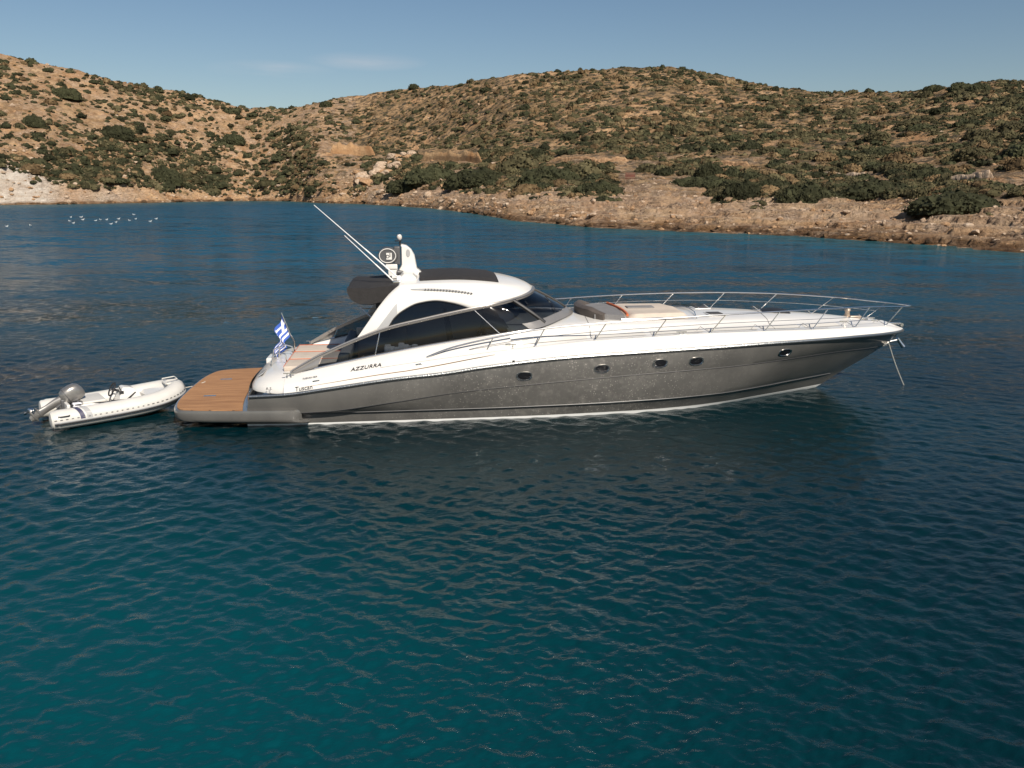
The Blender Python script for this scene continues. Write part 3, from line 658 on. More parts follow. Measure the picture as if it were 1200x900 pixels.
for n_, i in enumerate(idx):
    left = uu_[i] < 345; q = lr_.random()
    kd = 'dark' if q < (.55 if left else .34) else 'olive' if q < (.92 if left else .80) else 'brown'
    rr = rad[n_]; p = Vector((gx[i], gy[i], gz[i]-.12*rr)); rz = lr_.uniform(0, 6.28); ax = lr_.uniform(.85, 1.35); az = lr_.uniform(1.0, 1.6)
    if n_ in ind:
        place, grp = region(i); col = {'dark': "dark green", 'olive': "olive green", 'brown': "dry brownish"}[kd]
        place_shrub(PROTO[kd][lr_.randrange(4)], p, rr*ax*1.1, rr*1.1, rr*az*1.1, rz*.15, "%s rounded shrub %s" % (col, place), "%s %s" % (col, grp))
    else:
        v, f, ti = lowp[lr_.randrange(10)]; c_, s_ = math.cos(rz), math.sin(rz)
        w = v*np.array([rr*ax, rr, rr*az]); w = np.stack([w[:, 0]*c_-w[:, 1]*s_, w[:, 0]*s_+w[:, 1]*c_, w[:, 2]], 1)+np.array(p)
        SV.append(w); SF.append(f+off); STt.append(np.clip(ti+lr_.gauss(0, .2), 0, 1)); SM.append(np.full(len(f), kinds.index(kd))); off += len(w)
me = np_mesh("hillside_scrub", np.concatenate(SV), np.concatenate(SF), [LM[k] for k in kinds], smooth=False); fattr(me, 'tint', np.concatenate(STt)); me.polygons.foreach_set("material_index", np.concatenate(SM).astype(np.int32))
so = bpy.data.objects.new("hillside_scrub", me); C.objects.link(so); so['kind'] = 'stuff'; so['label'] = "dense low olive and brown scrub covering the dry hills"; so['category'] = "scrub"
print("shrubs", len(idx), "individual", NIND)
# --- rocks
def rock_mesh(name, seed, m_, sub=2, amp=.35):
    bm = bmesh.new(); bmesh.ops.create_icosphere(bm, subdivisions=sub, radius=1); r_ = random.Random(seed); pl_ = [(Vector((r_.gauss(0, 1), r_.gauss(0, 1), r_.gauss(0, .8))).normalized(), r_.uniform(.55, .9)) for _ in range(11)]
    for v in bm.verts:
        for n, d in pl_:
            k = v.co.dot(n)
            if k > d: v.co -= n*(k-d)*.92
        v.co *= 1+r_.uniform(-.10, .10)
    me = bpy.data.meshes.new(name); bm.to_mesh(me); bm.free(); me.materials.append(m_); return me
def rock_material(name, c1, c2):
    m = bpy.data.materials.new(name); m.use_nodes = True; nt = m.node_tree; b = nt.nodes["Principled BSDF"]; L = nt.links.new; N = nt.nodes.new
    g = N("ShaderNodeNewGeometry"); n = N("ShaderNodeTexNoise"); n.inputs["Scale"].default_value = 1.3; n.inputs["Detail"].default_value = 7; n.inputs["Roughness"].default_value = .7; L(g.outputs["Position"], n.inputs["Vector"])
    r = N("ShaderNodeValToRGB"); r.color_ramp.elements[0].position = .35; r.color_ramp.elements[1].position = .68; r.color_ramp.elements[0].color = (*c1, 1); r.color_ramp.elements[1].color = (*c2, 1)
    L(n.outputs["Fac"], r.inputs["Fac"]); L(r.outputs[0], b.inputs["Base Color"]); b.inputs["Roughness"].default_value = .95; b.inputs["Specular IOR Level"].default_value = .15
    bp = N("ShaderNodeBump"); bp.inputs["Distance"].default_value = .3; L(n.outputs["Fac"], bp.inputs["Height"]); L(bp.outputs[0], b.inputs["Normal"]); return m
RK = [rock_material("pale_limestone", (.30, .21, .14), (.56, .44, .33)), rock_material("ochre_rock", (.24, .14, .075), (.48, .31, .18)), rock_material("wet_dark_rock", (.05, .034, .022), (.15, .09, .05))]
RM = [[rock_mesh("rock", s*7+k, RK[s]) for k in range(4)] for s in range(3)]
def rock(px, py, w, h, s, lab, grp=None, name="rock", deep=.9):
    u, t = site(px, py); p = pos(u, t); k = p.y/CT/FPX; o = bpy.data.objects.new(name, RM[s][int(px*7+py) % 4]); C.objects.link(o); o.location = p+Vector((0, 0, h*k*.22)); o.scale = (w*k*.55, w*k*.5*deep, h*k*.62); o.rotation_euler = (random.uniform(-.2, .2), random.uniform(-.2, .2), random.uniform(0, 6)); tag(o, lab, "rock", grp)
random.seed(21)
for k in range(40):
    f = random.random()**.8; x0 = 398+f*82+random.gauss(0, 4); y0 = 220-f*42+random.gauss(0, 3); w = random.uniform(7, 17)*(1.15-.4*f)
    rock(x0, y0, w, w*random.uniform(.4, .62), random.choice((0, 0, 1)), "pale boulder in the diagonal rock outcrop below the saddle", "boulders of the pale diagonal outcrop")
for k in range(26):
    x0 = random.uniform(370, 1195); yb = np.interp(x0, [340, 400, 500, 600, 700, 850, 950, 1060, 1200], [235.5, 238, 243, 258, 266, 272, 276, 284, 294])
    rock(x0, yb-random.uniform(0, 3), random.uniform(6, 15), random.uniform(3, 7), 2, "wet dark brown rock at the edge of the sea along the right shore", "dark rocks along the right waterline")
for k in range(26):
    x0 = random.uniform(430, 1195); yb = np.interp(x0, [340, 400, 500, 600, 700, 850, 950, 1060, 1200], [235.5, 238, 243, 258, 266, 272, 276, 284, 294])
    rock(x0, yb-random.uniform(7, 32 if x0 > 700 else 16), random.uniform(5, 13), random.uniform(2.5, 6), random.choice((0, 1)), "sun bleached tan rock lying on the stony shelf above the right shore", "tan rocks on the right shore shelf")
for k in range(10):
    rock(random.uniform(2, 330), 240-random.uniform(0, 2), random.uniform(5, 12), random.uniform(3, 6), 2, "brown wet rock at the foot of the left cliffs", "rocks at the foot of the left cliffs")
for (x0_, x1_, y0_, h0_), lab in zip(WALLS, WLAB):
    um, tm = site((x0_+x1_)/2, y0_); nn_ = int((x1_-x0_)/1.2)+2; us_ = np.linspace(um-(x1_-x0_)/2, um+(x1_-x0_)/2, nn_); wr = np.random.default_rng(int(x0_))
    gx_, gy_, gz_ = ground(us_, np.full(nn_, tm)); gzs = np.convolve(np.pad(gz_, 4, mode='edge'), np.ones(9)/9, 'valid'); kk_ = gy_[nn_//2]/CT/FPX; rows = []
    for i in range(nn_):
        e = min(1, min(i, nn_-1-i)/4+.15); hh_ = h0_*kk_*e*(.55+.8*float(fbm(np.array([i*.21]), np.array([x0_*.37]), 1.0, 3, 5)[0])); th_ = .9; o1, o2 = wr.uniform(-.10, .10), wr.uniform(-.10, .10)
        rows.append([(gx_[i], gy_[i]+o1-.25, gz_[i]-.6), (gx_[i]+o2*.5, gy_[i]+o2, gzs[i]+hh_*.45), (gx_[i], gy_[i]+.25+o1, gzs[i]+hh_), (gx_[i], gy_[i]+th_+.6, gzs[i]+hh_*.95), (gx_[i], gy_[i]+th_+2.2, gzs[i]+hh_*.4-.5)])
    mb = MB(); mb.grid(rows); tag(mb.build("terrace_wall", hills.data.materials[0] if x0_ in (376, 490) else RK[1] if y0_ < 200 else RK[0], None, smooth=True, auto=None), lab, "stone wall")
# small stones: too many to count
sv, sf = [], []; off = 0; sr = np.random.default_rng(8)
bm = bmesh.new(); bmesh.ops.create_icosphere(bm, subdivisions=1, radius=1); bv = np.array([v.co[:] for v in bm.verts]); bf = np.array([[v.index for v in f.verts] for f in bm.faces]); bm.free()
nS = 3400; su = sr.uniform(-40, 1240, nS); stt = np.concatenate([sr.uniform(.02, 2.2, 1800), sr.uniform(1.0, 5.5, 1600)]); sxx, syy, szz = ground(su, stt)
for i in range(nS):
    if stt[i] > 2.2 and su[i] > 400 and sr.random() > .3: continue
    r0 = (.10+.32*sr.random()**2.5)*np.clip(syy[i]/140, .6, 2.0); q = bv*(1+sr.uniform(-.28, .28, (len(bv), 1)))*np.array([r0*sr.uniform(.9, 1.7), r0, r0*sr.uniform(.5, .9)]); sv.append(q+np.array([sxx[i], syy[i], szz[i]+.1*r0])); sf.append(bf+off); off += len(bv)
me = np_mesh("loose_stones", np.concatenate(sv), np.concatenate(sf), [RK[0], RK[1]], smooth=False); me.polygons.foreach_set("material_index", np.repeat(sr.integers(0, 2, len(sf)), len(bf)).astype(np.int32))
o = bpy.data.objects.new("loose_stones", me); C.objects.link(o); o['kind'] = 'stuff'; o['label'] = "loose pale stones strewn over the shore and slopes"; o['category'] = "stones"
# --- red brown board on posts
u, t = site(747, 213); p = pos(u, t); k = p.y/CT/FPX
bd = empty("board_on_posts", p, 0, label="rust red wooden board on short posts standing alone on the slope behind the yacht", category="board")
mb = MB(); mb.box((0, 0, 6.5*k), (11*k, .10, 6.5*k), bev=.02); ob = mb.build("board", M['rust'], bd)
for x in (-5*k, 0.3*k, 5*k): mb = MB(); mb.box((x, .08, 4.6*k), (.12, .10, 11*k), bev=.01); mb.build("post", M['wood'], bd)
for z in (4.6*k, 8.4*k): mb = MB(); mb.box((0, -.07, z), (11.3*k, .05, .10), bev=.01); mb.build("batten", M['wood'], bd)
# --- gulls resting on the water
def make_gull(label, group):
    g = empty("gull", (0, 0, 0), 0, label=label, category="gull")
    if group: g['group'] = group
    mb = MB(); rows = []
    for (x, y, z, w, h) in ((-.25, 0, .14, .012, .008), (-.20, 0, .12, .045, .03), (-.10, 0, .09, .085, .06), (.02, 0, .075, .10, .075), (.11, 0, .085, .085, .075), (.17, 0, .13, .05, .055), (.19, 0, .18, .042, .045), (.21, 0, .215, .045, .042), (.24, 0, .215, .032, .028), (.265, 0, .205, .008, .008)):
        rows.append([(x, y+w*math.cos(a), z+h*math.sin(a)) for a in [k*math.pi/6 for k in range(12)]])
    mb.grid(rows, closed=True); mb.build("body", M['gull_white'], g)
    for s in (-1, 1):
        mb = MB(); mb.grid([[(-.30, s*.02, .155), (-.26, s*.03, .14)], [(-.12, s*.07, .16), (-.12, s*.095, .10)], [(.02, s*.075, .16), (.02, s*.108, .08)], [(.12, s*.05, .135), (.12, s*.085, .09)]]); o = mb.build("wing", M['gull_grey'], g); solidify(o, .012, 0)
    mb = MB(); mb.tube([(.26, 0, .208), (.31, 0, .198)], [.010, .003], 6); mb.build("beak", M['beak'], g); return g
G0 = None
GULLS = [(8, 266), (36, 265), (83, 255), (95, 255), (97, 258), (82, 260), (86, 262), (112, 259), (118, 258), (125, 258), (130, 263), (136, 261), (139, 257), (152, 259), (157, 252), (159, 257), (176, 260), (183, 257)]
for k, (px, py) in enumerate(GULLS):
    if k == 0: lab, grp = "white gull on the water alone at the far left of the flock", None
    elif k == 1: lab, grp = "single white gull between the flock and the leftmost gull", None
    else: lab, grp = "small white gull floating in the flock near the left shore", "gulls floating in the flock"
    if G0 is None: G0 = g = make_gull(lab, grp)
    else:
        g = G0.copy(); C.objects.link(g)
        for ch in G0.children: c = ch.copy(); C.objects.link(c); c.parent = g
        g['label'] = lab
        if grp: g['group'] = grp
    up = (450-py)/FPX; xx = (px-600)/FPX; kk = CAM_H/(ST-up*CT); g.location = (xx*kk, (CT+up*ST)*kk, -.02); sc_ = random.uniform(1.0, 1.25); g.scale = (sc_,)*3; g.rotation_euler = (0, 0, random.uniform(-.6, .6)+(math.pi if random.random() < .4 else 0))

# ================================================================ MOTOR YACHT  (local: x along to the bow, y to the far side, z up)
yacht = empty("motor_yacht", (-8.5296, 20.1222, 0), 0.116868, label="long sleek motor yacht with grey hull, white deck and black sunroof, at anchor", category="motor yacht")
Bm = sm([1.5, 2.3, 3, 6, 9, 11, 12, 13.6, 15.1, 16.5, 17.95, 19, 19.5, 19.72], [2.30, 2.36, 2.42, 2.5, 2.52, 2.5, 2.45, 2.33, 2.13, 1.8, 1.28, .68, .27, .02])
ZR = sm([2.2, 3, 3.9, 5.5, 6.7, 7.6, 9.5, 11.2, 13.4, 15.25, 17.4, 18.8, 19.72], [.80, .84, .95, 1.16, 1.27, 1.39, 1.57, 1.65, 1.71, 1.75, 1.73, 1.67, 1.61])
ZD = sm([2.2, 3, 5, 7.68, 8.87, 10.33, 11.8, 13.26, 14.75, 16.16, 17.58, 18.85, 19.72], [.98, 1.06, 1.38, 1.71, 1.83, 1.95, 2.0, 2.04, 2.03, 1.99, 1.94, 1.86, 1.66])
# hull levels: (y(s), z(s), s_aft, s_end)
LEV = [
 (sm([1.9, 8, 12, 14, 15.5], [1.2, 1.2, .8, .3, .0]), sm([1.9, 12, 15.5], [-.55, -.7, -.5]), 2.0, 15.5),
 (sm([1.9, 3.1, 8.3, 11.4, 12.8, 14, 15, 16.2, 17.2], [2.0, 2.08, 2.12, 1.97, 1.74, 1.36, .93, .42, .0]), sm([1.9, 17.2], [-.04, -.04]), 2.0, 17.2),
 (sm([1.9, 3.1, 8.3, 11.4, 12.8, 14, 15, 16.2, 17.45], [2.03, 2.11, 2.15, 2.01, 1.80, 1.46, 1.05, .55, .0]), sm([1.9, 8, 12, 17.45], [.045, .055, .07, .10]), 2.0, 17.45),
 (sm([1.9, 3.8, 9.6, 11.8, 13.6, 15, 16, 17, 17.9], [2.08, 2.16, 2.21, 2.12, 1.84, 1.34, .88, .42, .0]), sm([1.9, 3.8, 7.6, 9.6, 11.8, 13.7, 15.0, 16, 17, 17.9], [.25, .265, .28, .30, .33, .36, .385, .40, .40, .38]), 2.02, 17.9),
 (sm([1.9, 3.8, 9.6, 11.8, 13.6, 15, 16, 17, 18.0], [2.14, 2.22, 2.27, 2.18, 1.90, 1.41, .96, .50, .0]), sm([1.9, 3.8, 7.6, 9.6, 11.8, 13.7, 15.0, 16, 17, 18.0], [.30, .31, .32, .345, .38, .41, .435, .45, .455, .45]), 2.02, 18.0),
 (sm([1.9, 3, 9, 12, 13.6, 15.1, 16.5, 17.95, 18.9, 19.25], [2.24, 2.33, 2.44, 2.35, 2.17, 1.87, 1.42, .80, .25, .0]), sm([1.9, 3.84, 5.5, 7.1, 9.55, 11.7, 14.4, 15.35, 17, 19.25], [.33, .38, .57, .78, .97, 1.09, 1.18, 1.22, 1.26, 1.17]), 2.05, 19.25),
 (Bm, ZR, 2.15, 19.72),
]
NS = 110
def level_pts(k, side=-1, off=0):
    fy, fz, s0, s1 = LEV[k]; out = []
    for i in range(NS):
        t = i/(NS-1); t = t**.92 if False else t; s = s0+(s1-s0)*t
        out.append(Vector((s, side*(fy(s)+off), fz(s))))
    return out
hb = MB()
for side in (-1, 1):
    rows = []
    lv = [level_pts(k, side) for k in range(7)]
    def between(a, b, n, bulge=0):
        r = []
        for q in range(1, n):
            t = q/n; r.append([a[i]*(1-t)+b[i]*t+Vector((0, side*bulge*4*t*(1-t), 0)) for i in range(NS)])
        return r
    full = [lv[0], lv[1], lv[2]]+between(lv[2], lv[3], 2)+[lv[3], lv[4]]+between(lv[4], lv[5], 5, .015)+[lv[5]]
    hb.grid(full[:2], 0); hb.grid(full[1:3], 1); hb.grid(full[2:], 0)
    k5 = [p+Vector((0, side*.012, .010)) for p in lv[5]]
    hb.grid([lv[5], k5], 0); hb.grid([k5]+between(k5, lv[6], 5, .02)+[lv[6]], 0)
# transom below the platform
aft = [[Vector((LEV[k][2]-.28*(1-(f)**2), f*LEV[k][0](LEV[k][2]), LEV[k][1](LEV[k][2]))) for f in [q/8-1 for q in range(17)]] for k in range(7)]
hb.grid(aft, 0)
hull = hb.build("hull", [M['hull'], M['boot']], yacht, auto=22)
def hull_pt(s, z):
    """near side hull surface between knuckle and rubbing strake"""
    k, r = LEV[5], LEV[6]; t = (z-k[1](s))/(r[1](s)-k[1](s)); return -(k[0](s)*(1-t)+r[0](s)*t+.02*4*t*(1-t))
# dark seam along the knuckle
for side in (-1, 1):
    mb = MB(); p = level_pts(5, side, .012); mb.tube([q+Vector((0, 0, .006)) for q in p[1:-2]], .009, 5); mb.build("hull_seam", M['black'], hull)
    mb = MB(); p = level_pts(4, side, .004); mb.tube(p[1:-3], .010, 5); mb.build("spray_rail", M['dark_grey'], hull)
for side in (-1, 1):
    mb = MB(); n = 200; pts = []
    for i in range(n):
        s = 2.15+(19.70-2.15)*i/(n-1); pts.append((s, side*(Bm(s)+.018), ZR(s)))
    mb.tube(pts, .040, 8); mb.build("rub_rail", M['rubrail'], hull)

# --- white topsides and deck
BASEZ = sm([2.2, 3.06, 3.78, 5.07, 5.9, 7.5, 8.3], [1.0, 1.20, 1.36, 1.61, 1.76, 1.99, 2.08])
P3 = (sm([8.3, 9, 10.2, 12, 14, 16, 17.5, 19, 19.72], [2.12, 2.12, 2.10, 2.0, 1.83, 1.40, .95, .34, .012]), sm([8.3, 9, 10.2, 12, 14, 16, 17.5, 19, 19.72], [1.90, 1.90, 1.95, 1.985, 2.02, 1.98, 1.93, 1.85, 1.66]))
P4 = (sm([8.3, 9, 10.2, 12, 14, 16, 17.5, 19, 19.72], [2.0, 1.97, 1.85, 1.60, 1.35, .90, .50, .2, .008]), sm([8.3, 9, 10.2, 12, 14, 16, 17.5, 19, 19.72], [2.05, 2.02, 1.99, 2.03, 2.07, 2.04, 1.99, 1.875, 1.66]))
P5 = (sm([8.3, 9, 10.2, 12, 14, 16, 17.5, 19, 19.72], [1.9, 1.80, 1.62, 1.40, 1.12, .68, .33, .1, .004]), sm([8.3, 9, 10.2, 12, 14, 16, 17.5, 19, 19.72], [2.09, 2.15, 2.19, 2.18, 2.19, 2.12, 2.03, 1.89, 1.66]))
P7Z = sm([8.3, 9, 10.2, 12, 14, 16, 17.5, 19, 19.72], [2.13, 2.23, 2.29, 2.27, 2.27, 2.19, 2.07, 1.91, 1.66])
def sec_fore(s, side):
    B = Bm(s); zr = ZR(s); zd = ZD(s); k = min(1, B/.5)
    pts = [(B-.004, zr+.03), (B-.025*k, zr+(zd-zr)*.35), (B-.075*k, zr+(zd-zr)*.75), (B-.15*k, zd-.012), (B-.20*k, zd), (B-.24*k, zd-.005), (B-.27*k, zd-.035)]
    pts += [(min(P3[0](s), B-.28*k), min(P3[1](s), zd-.02)), (min(P4[0](s), B-.3*k), P4[1](s)), ((P4[0](s)+P5[0](s))/2, P4[1](s)*.35+P5[1](s)*.65), (P5[0](s), P5[1](s)), (P5[0](s)*.72, (P5[1](s)*.55+P7Z(s)*.45)), (P5[0](s)*.4, P5[1](s)*.18+P7Z(s)*.82), (0, P7Z(s))]
    return [Vector((s, side*y, z)) for y, z in pts]
def sec_aft(s, side):
    B = Bm(s); zr = ZR(s); zd = ZD(s); bz = BASEZ(s); bi = interp(s, [2.2, 3.06, 8.3], [2.0, 1.98, 2.0])
    f = interp(s, [2.15, 3.0], [.45, 1.0])      # quarter fades down towards the stern
    pts = [(B-.004, zr+.03), (B-.02, zr+(zd-zr)*.35), (B-.07, zr+(zd-zr)*.75), (B-.16, zd), (B-.30, zd+(bz-zd)*.45), (bi+.05, bz-.02), (bi, bz), (bi-.06, bz-.0), (bi-.10, bz-.04), (bi-.12, .92)]
    return [Vector((s, side*y, z)) for y, z in pts]
tb = MB()
for side in (-1, 1):
    ss = list(np.linspace(8.3, 19.0, 90))+list(np.linspace(19.05, 19.72, 16))
    tb.grid([sec_fore(s, side) for s in ss])
    tb.grid([sec_aft(s, side) for s in np.linspace(2.95, 8.3, 50)])
# bulkhead between cockpit well and foredeck
tb.grid([[(8.3, y, z) for y in np.linspace(-1.9, 1.9, 9)] for z in (.92, 1.5, 2.10)])
# stern: curved white transom moulding rising to the sun lounge
def stern_row(ds, zc, hw, n=25):
    out = []
    for q in range(n):
        f = q/(n-1)*2-1; out.append(Vector((ds+.95*abs(f)**9-.12*(1-f*f), f*hw, zc)))
    return out
rows = [stern_row(2.12, .83, 2.385), stern_row(2.13, .90, 2.38), stern_row(2.20, .99, 2.33), stern_row(2.30, 1.07, 2.22), stern_row(2.42, 1.135, 2.1), stern_row(2.6, 1.19, 2.02), stern_row(2.80, 1.21, 1.97), stern_row(3.05, 1.215, 1.90)]
tb.grid(rows)
topsides = tb.build("deck_moulding", M['gelcoat'], yacht, auto=50)
# steps moulded in the transom, near the centre
mb = MB()
for k in range(3): mb.box((1.98+.16*k, .95, .58+.16*k), (.30, .62, .05), bev=.015)
mb.build("transom_steps", M['gelcoat'], yacht)
mb = MB(); mb.box((2.25, .95, .78), (.42, .72, .62), Matrix.Rotation(R(0), 3, 'Y'), bev=.03); mb.build("step_box", M['gelcoat'], yacht)
# non-skid side deck panels
for side in (-1, 1):
    for (a, b2) in ((8.6, 10.2), (10.35, 11.7), (11.85, 13.2), (13.35, 14.7), (14.85, 16.0), (16.15, 17.3)):
        mb = MB(); rows = []
        for s in np.linspace(a, b2, 10):
            y0 = P3[0](s)-.03; y1 = P4[0](s)+.05; rows.append([(s, side*y, np.interp(y, [P4[0](s), P3[0](s)], [P4[1](s), min(P3[1](s), ZD(s)-.02)])+.006) for y in np.linspace(y0, max(y1, y0-.3), 4)])
        mb.grid(rows); o = mb.build("nonskid_panel", M['gelcoat_grey'] if False else mat("nonskid", (.60, .575, .53), .8), yacht); 
# pinstripe
mb = MB(); pts = []
for s in np.linspace(3.35, 7.9, 40):
    zz = ZR(s)+(ZD(s)-ZR(s))*(.50+.35*max(0, (s-5.8)/2.1)); pts.append((s, -(Bm(s)-.03-.03*(zz-ZR(s))/(ZD(s)-ZR(s))+.004), zz))
mb.tube(pts, [.004+.008*math.sin(math.pi*i/39) for i in range(40)], 6); mb.build("pinstripe", M['tan'], yacht)

# --- cockpit
mb = MB(); mb.box((5.7, 0, .90), (5.3, 3.72, .06)); mb.build("cockpit_floor", M['teak'], yacht)
mb = MB(); mb.box((3.62, 0, 1.13), (1.25, 3.55, .16), bev=.03); mb.build("lounge_base", M['gelcoat'], yacht)
lounge = None
for k, y in enumerate((-1.16, -.22, .72)):
    mb = MB(); rows = []
    mb.box((3.48, y, 1.265), (1.28, .86, .13), bev=.045); o = mb.build("lounge_cushion", M['cushion'], yacht)
    mb = MB(); e = y+.44
    mb.box((3.48, e, 1.325), (1.26, .035, .02)); mb.build("piping", M['orange'], o)
mb = MB(); mb.box((2.86, -.22, 1.30), (.05, 2.6, .05), bev=.01); mb.build("lounge_edge_trim", M['orange'], yacht)
mb = MB(); mb.box((4.25, 0, 1.35), (.26, 3.5, .52), Matrix.Rotation(R(12), 3, 'Y'), bev=.07); mb.build("sofa_backrest", M['grey_cushion'], yacht)
mb = MB(); mb.box((5.1, .95, 1.2), (1.3, .6, .45), bev=.06); mb.box((5.1, 1.38, 1.5), (1.4, .16, .5), bev=.05); mb.build("cockpit_sofa", M['cushion'], yacht)
mb = MB(); mb.box((5.0, -1.45, 1.2), (1.5, .6, .45), bev=.06); mb.build("side_bench", M['cushion'], yacht)
mb = MB()
for q in range(7):
    mb.box((5.35+.11*q, -1.5+.03*math.sin(q*3), 1.58+.03*math.cos(q*2.1)), (.16, .42, .34), Matrix.Rotation(.3*math.sin(q*5), 3, 'X'), bev=.05)
mb.build("towel_stack", M['towel'], yacht)
for y in (-.75, .35):
    mb = MB(); mb.box((7.15, y, 1.45), (.52, .55, .16), bev=.06); mb.box((6.9, y, 1.85), (.14, .52, .72), Matrix.Rotation(R(-8), 3, 'Y'), bev=.06); mb.tube([(7.15, y, .93), (7.15, y, 1.4)], .07, 10); mb.box((6.82, y, 2.27), (.1, .32, .18), bev=.04)
    mb.build("helm_seat", M['interior'], yacht)
mb = MB(); mb.box((8.0, -.7, 1.55), (.5, 1.1, 1.2), bev=.08); mb.box((8.05, -.7, 2.15), (.6, 1.2, .2), Matrix.Rotation(R(20), 3, 'Y'), bev=.05); hc = mb.build("helm_console", M['interior'], yacht)
mb = MB(); rw = Matrix.Rotation(R(-65), 3, 'Y'); mb.tube([Vector((7.68, -.7, 1.95))+rw @ Vector((.2*math.cos(a), .2*math.sin(a), 0)) for a in [q*math.pi/12 for q in range(25)]], .018, 6, cap=False); mb.build("steering_wheel", M['black'], hc)

# --- side glass and windscreen
GT = [(3.06, -1.90, 1.25), (3.86, -1.885, 1.68), (5.2, -1.87, 2.21), (6.3, -1.86, 2.47), (7.42, -1.85, 2.695), (8.0, -1.75, 2.79), (8.42, -1.48, 2.845), (8.8, -1.1, 2.90), (9.04, -.55, 2.935), (9.12, 0, 2.945)]
GB = [(3.06, -1.95, 1.21), (3.72, -1.97, 1.37), (5.07, -1.97, 1.635), (6.4, -1.97, 1.86), (8.08, -1.95, 2.08), (8.88, -1.84, 2.17), (9.28, -1.58, 2.22), (9.66, -1.1, 2.265), (10.03, -.55, 2.30), (10.2, 0, 2.31)]
def param(P): 
    xs = list(range(len(P))); fs = [sm(xs, [p[k] for p in P]) for k in range(3)]
    def cat(t):   # catmull-rom
        i = min(int(t), len(P)-2); w = t-i; p = [Vector(P[max(min(j, len(P)-1), 0)]) for j in (i-1, i, i+1, i+2)]
        if i == len(P)-2: q = Vector(P[-2]); p[3] = Vector((q.x, -q.y, q.z))
        return .5*((2*p[1])+(-p[0]+p[2])*w+(2*p[0]-5*p[1]+4*p[2]-p[3])*w*w+(-p[0]+3*p[1]-3*p[2]+p[3])*w**3)
    return cat
gT, gB = param(GT), param(GB)
def gpt(t, v, side=1, out=0):
    p = gB(t)*(1-v)+gT(t)*v; n = Vector((0, -1, 0)) if t < 5 else (Vector((p.x-7.6, p.y*1.3, 0)).normalized())
    p = p+n*(.05*4*v*(1-v)*(.6 if t < 5 else 1.3)+out); return Vector((p.x, p.y*side, p.z))
def glass_patch(name, t0, t1, v0, v1, m_, parent=yacht, both=False, out=0, n=20):
    mb = MB(); rows = []
    ts = np.linspace(t0, t1, n)
    if both:
        for v in np.linspace(v0, v1, 7): rows.append([gpt(t, v, 1, out) for t in ts]+[gpt(t, v, -1, out) for t in ts[::-1][1:]])
        mb.grid(rows); return [mb.build(name, m_, parent)]
    res = []
    for side in (1, -1):
        mb = MB(); mb.grid([[gpt(t, v, side, out) for t in ts] for v in np.linspace(v0, v1, 7)]); res.append(mb.build(name, m_, parent))
    return res
glass_patch("quarter_panel", 0, .97, 0, 1, M['silver'])
glass_patch("side_window", 1.0, 1.97, .04, 1, M['glass']); glass_patch("side_window", 2.0, 3.99, .04, 1, M['glass']); glass_patch("side_window", 4.02, 5.95, .05, 1, M['glass'])
glass_patch("windscreen", 6.05, 9, .24, 1, M['glass'], both=True)
glass_patch("windscreen_base", 4.9, 9, .0, .24, M['silver'], both=True, out=.028)
def strip(name, path, w, m_, side, par=yacht):
    mb = MB(); mb.tube([Vector((p.x, p.y*side, p.z)) for p in path], w, 8); return mb.build(name, m_, par)
for side in (1, -1):
    strip("window_frame", [gpt(t, -.012, 1, .012) for t in np.linspace(.9, 5.0, 60)], .022, M['chrome'], side)
    strip("window_frame", [gpt(t, .02, 1, .002) for t in np.linspace(1.0, 5.0, 60)], .020, M['black'], side)
    for t in (2.0, 4.0):
        strip("window_pillar", [gpt(t, v, 1, .01) for v in np.linspace(0, 1, 8)], .012, M['chrome'], side)
    strip("windscreen_pillar", [gpt(6.0, v, 1, .012) for v in np.linspace(.1, 1, 8)], .05, M['black'], side)
strip("windscreen_pillar", [gpt(9.0, v, 1, .012) for v in np.linspace(.2, 1, 8)], .022, M['black'], 1)
strip("windscreen_wiper", [gpt(7.2, .28, 1, .05), gpt(7.7, .5, 1, .05), gpt(8.2, .75, 1, .04)], .010, M['black'], 1)
# silver strip: a flat beam that runs up from the quarter to the roof front
for side in (1, -1):
    rows = []
    ts = np.linspace(0, 9, 110)
    for t in ts:
        p = gT(t); nrm = Vector((0, -1, 0)) if t < 4.2 else Vector((p.x-7.4, p.y*1.25, 0)).normalized()
        w, th = .042 if t < 6 else .046, .045
        ring = []
        for a, b2 in ((-1, -1), (1.0, -1), (1.35, 0), (1.0, 1), (-1, 1)):
            q = p+nrm*(th*a)+Vector((0, 0, w*b2)); ring.append(Vector((q.x, q.y*side, q.z)))
        rows.append(ring)
    mb = MB(); mb.grid(rows, closed=True); k = len(mb.v); mb.f.append((0, 1, 2, 3, 4)); mb.m.append(0); mb.build("window_beam", M['silver'], yacht, auto=30)
    strip("beam_seam", [gT(t)+(Vector((0, -1, 0)) if t < 4.2 else Vector((gT(t).x-7.4, gT(t).y*1.25, 0)).normalized())*.058+Vector((0, 0, .012)) for t in np.linspace(.1, 8.9, 110)], .009, M['dark_grey'], side)

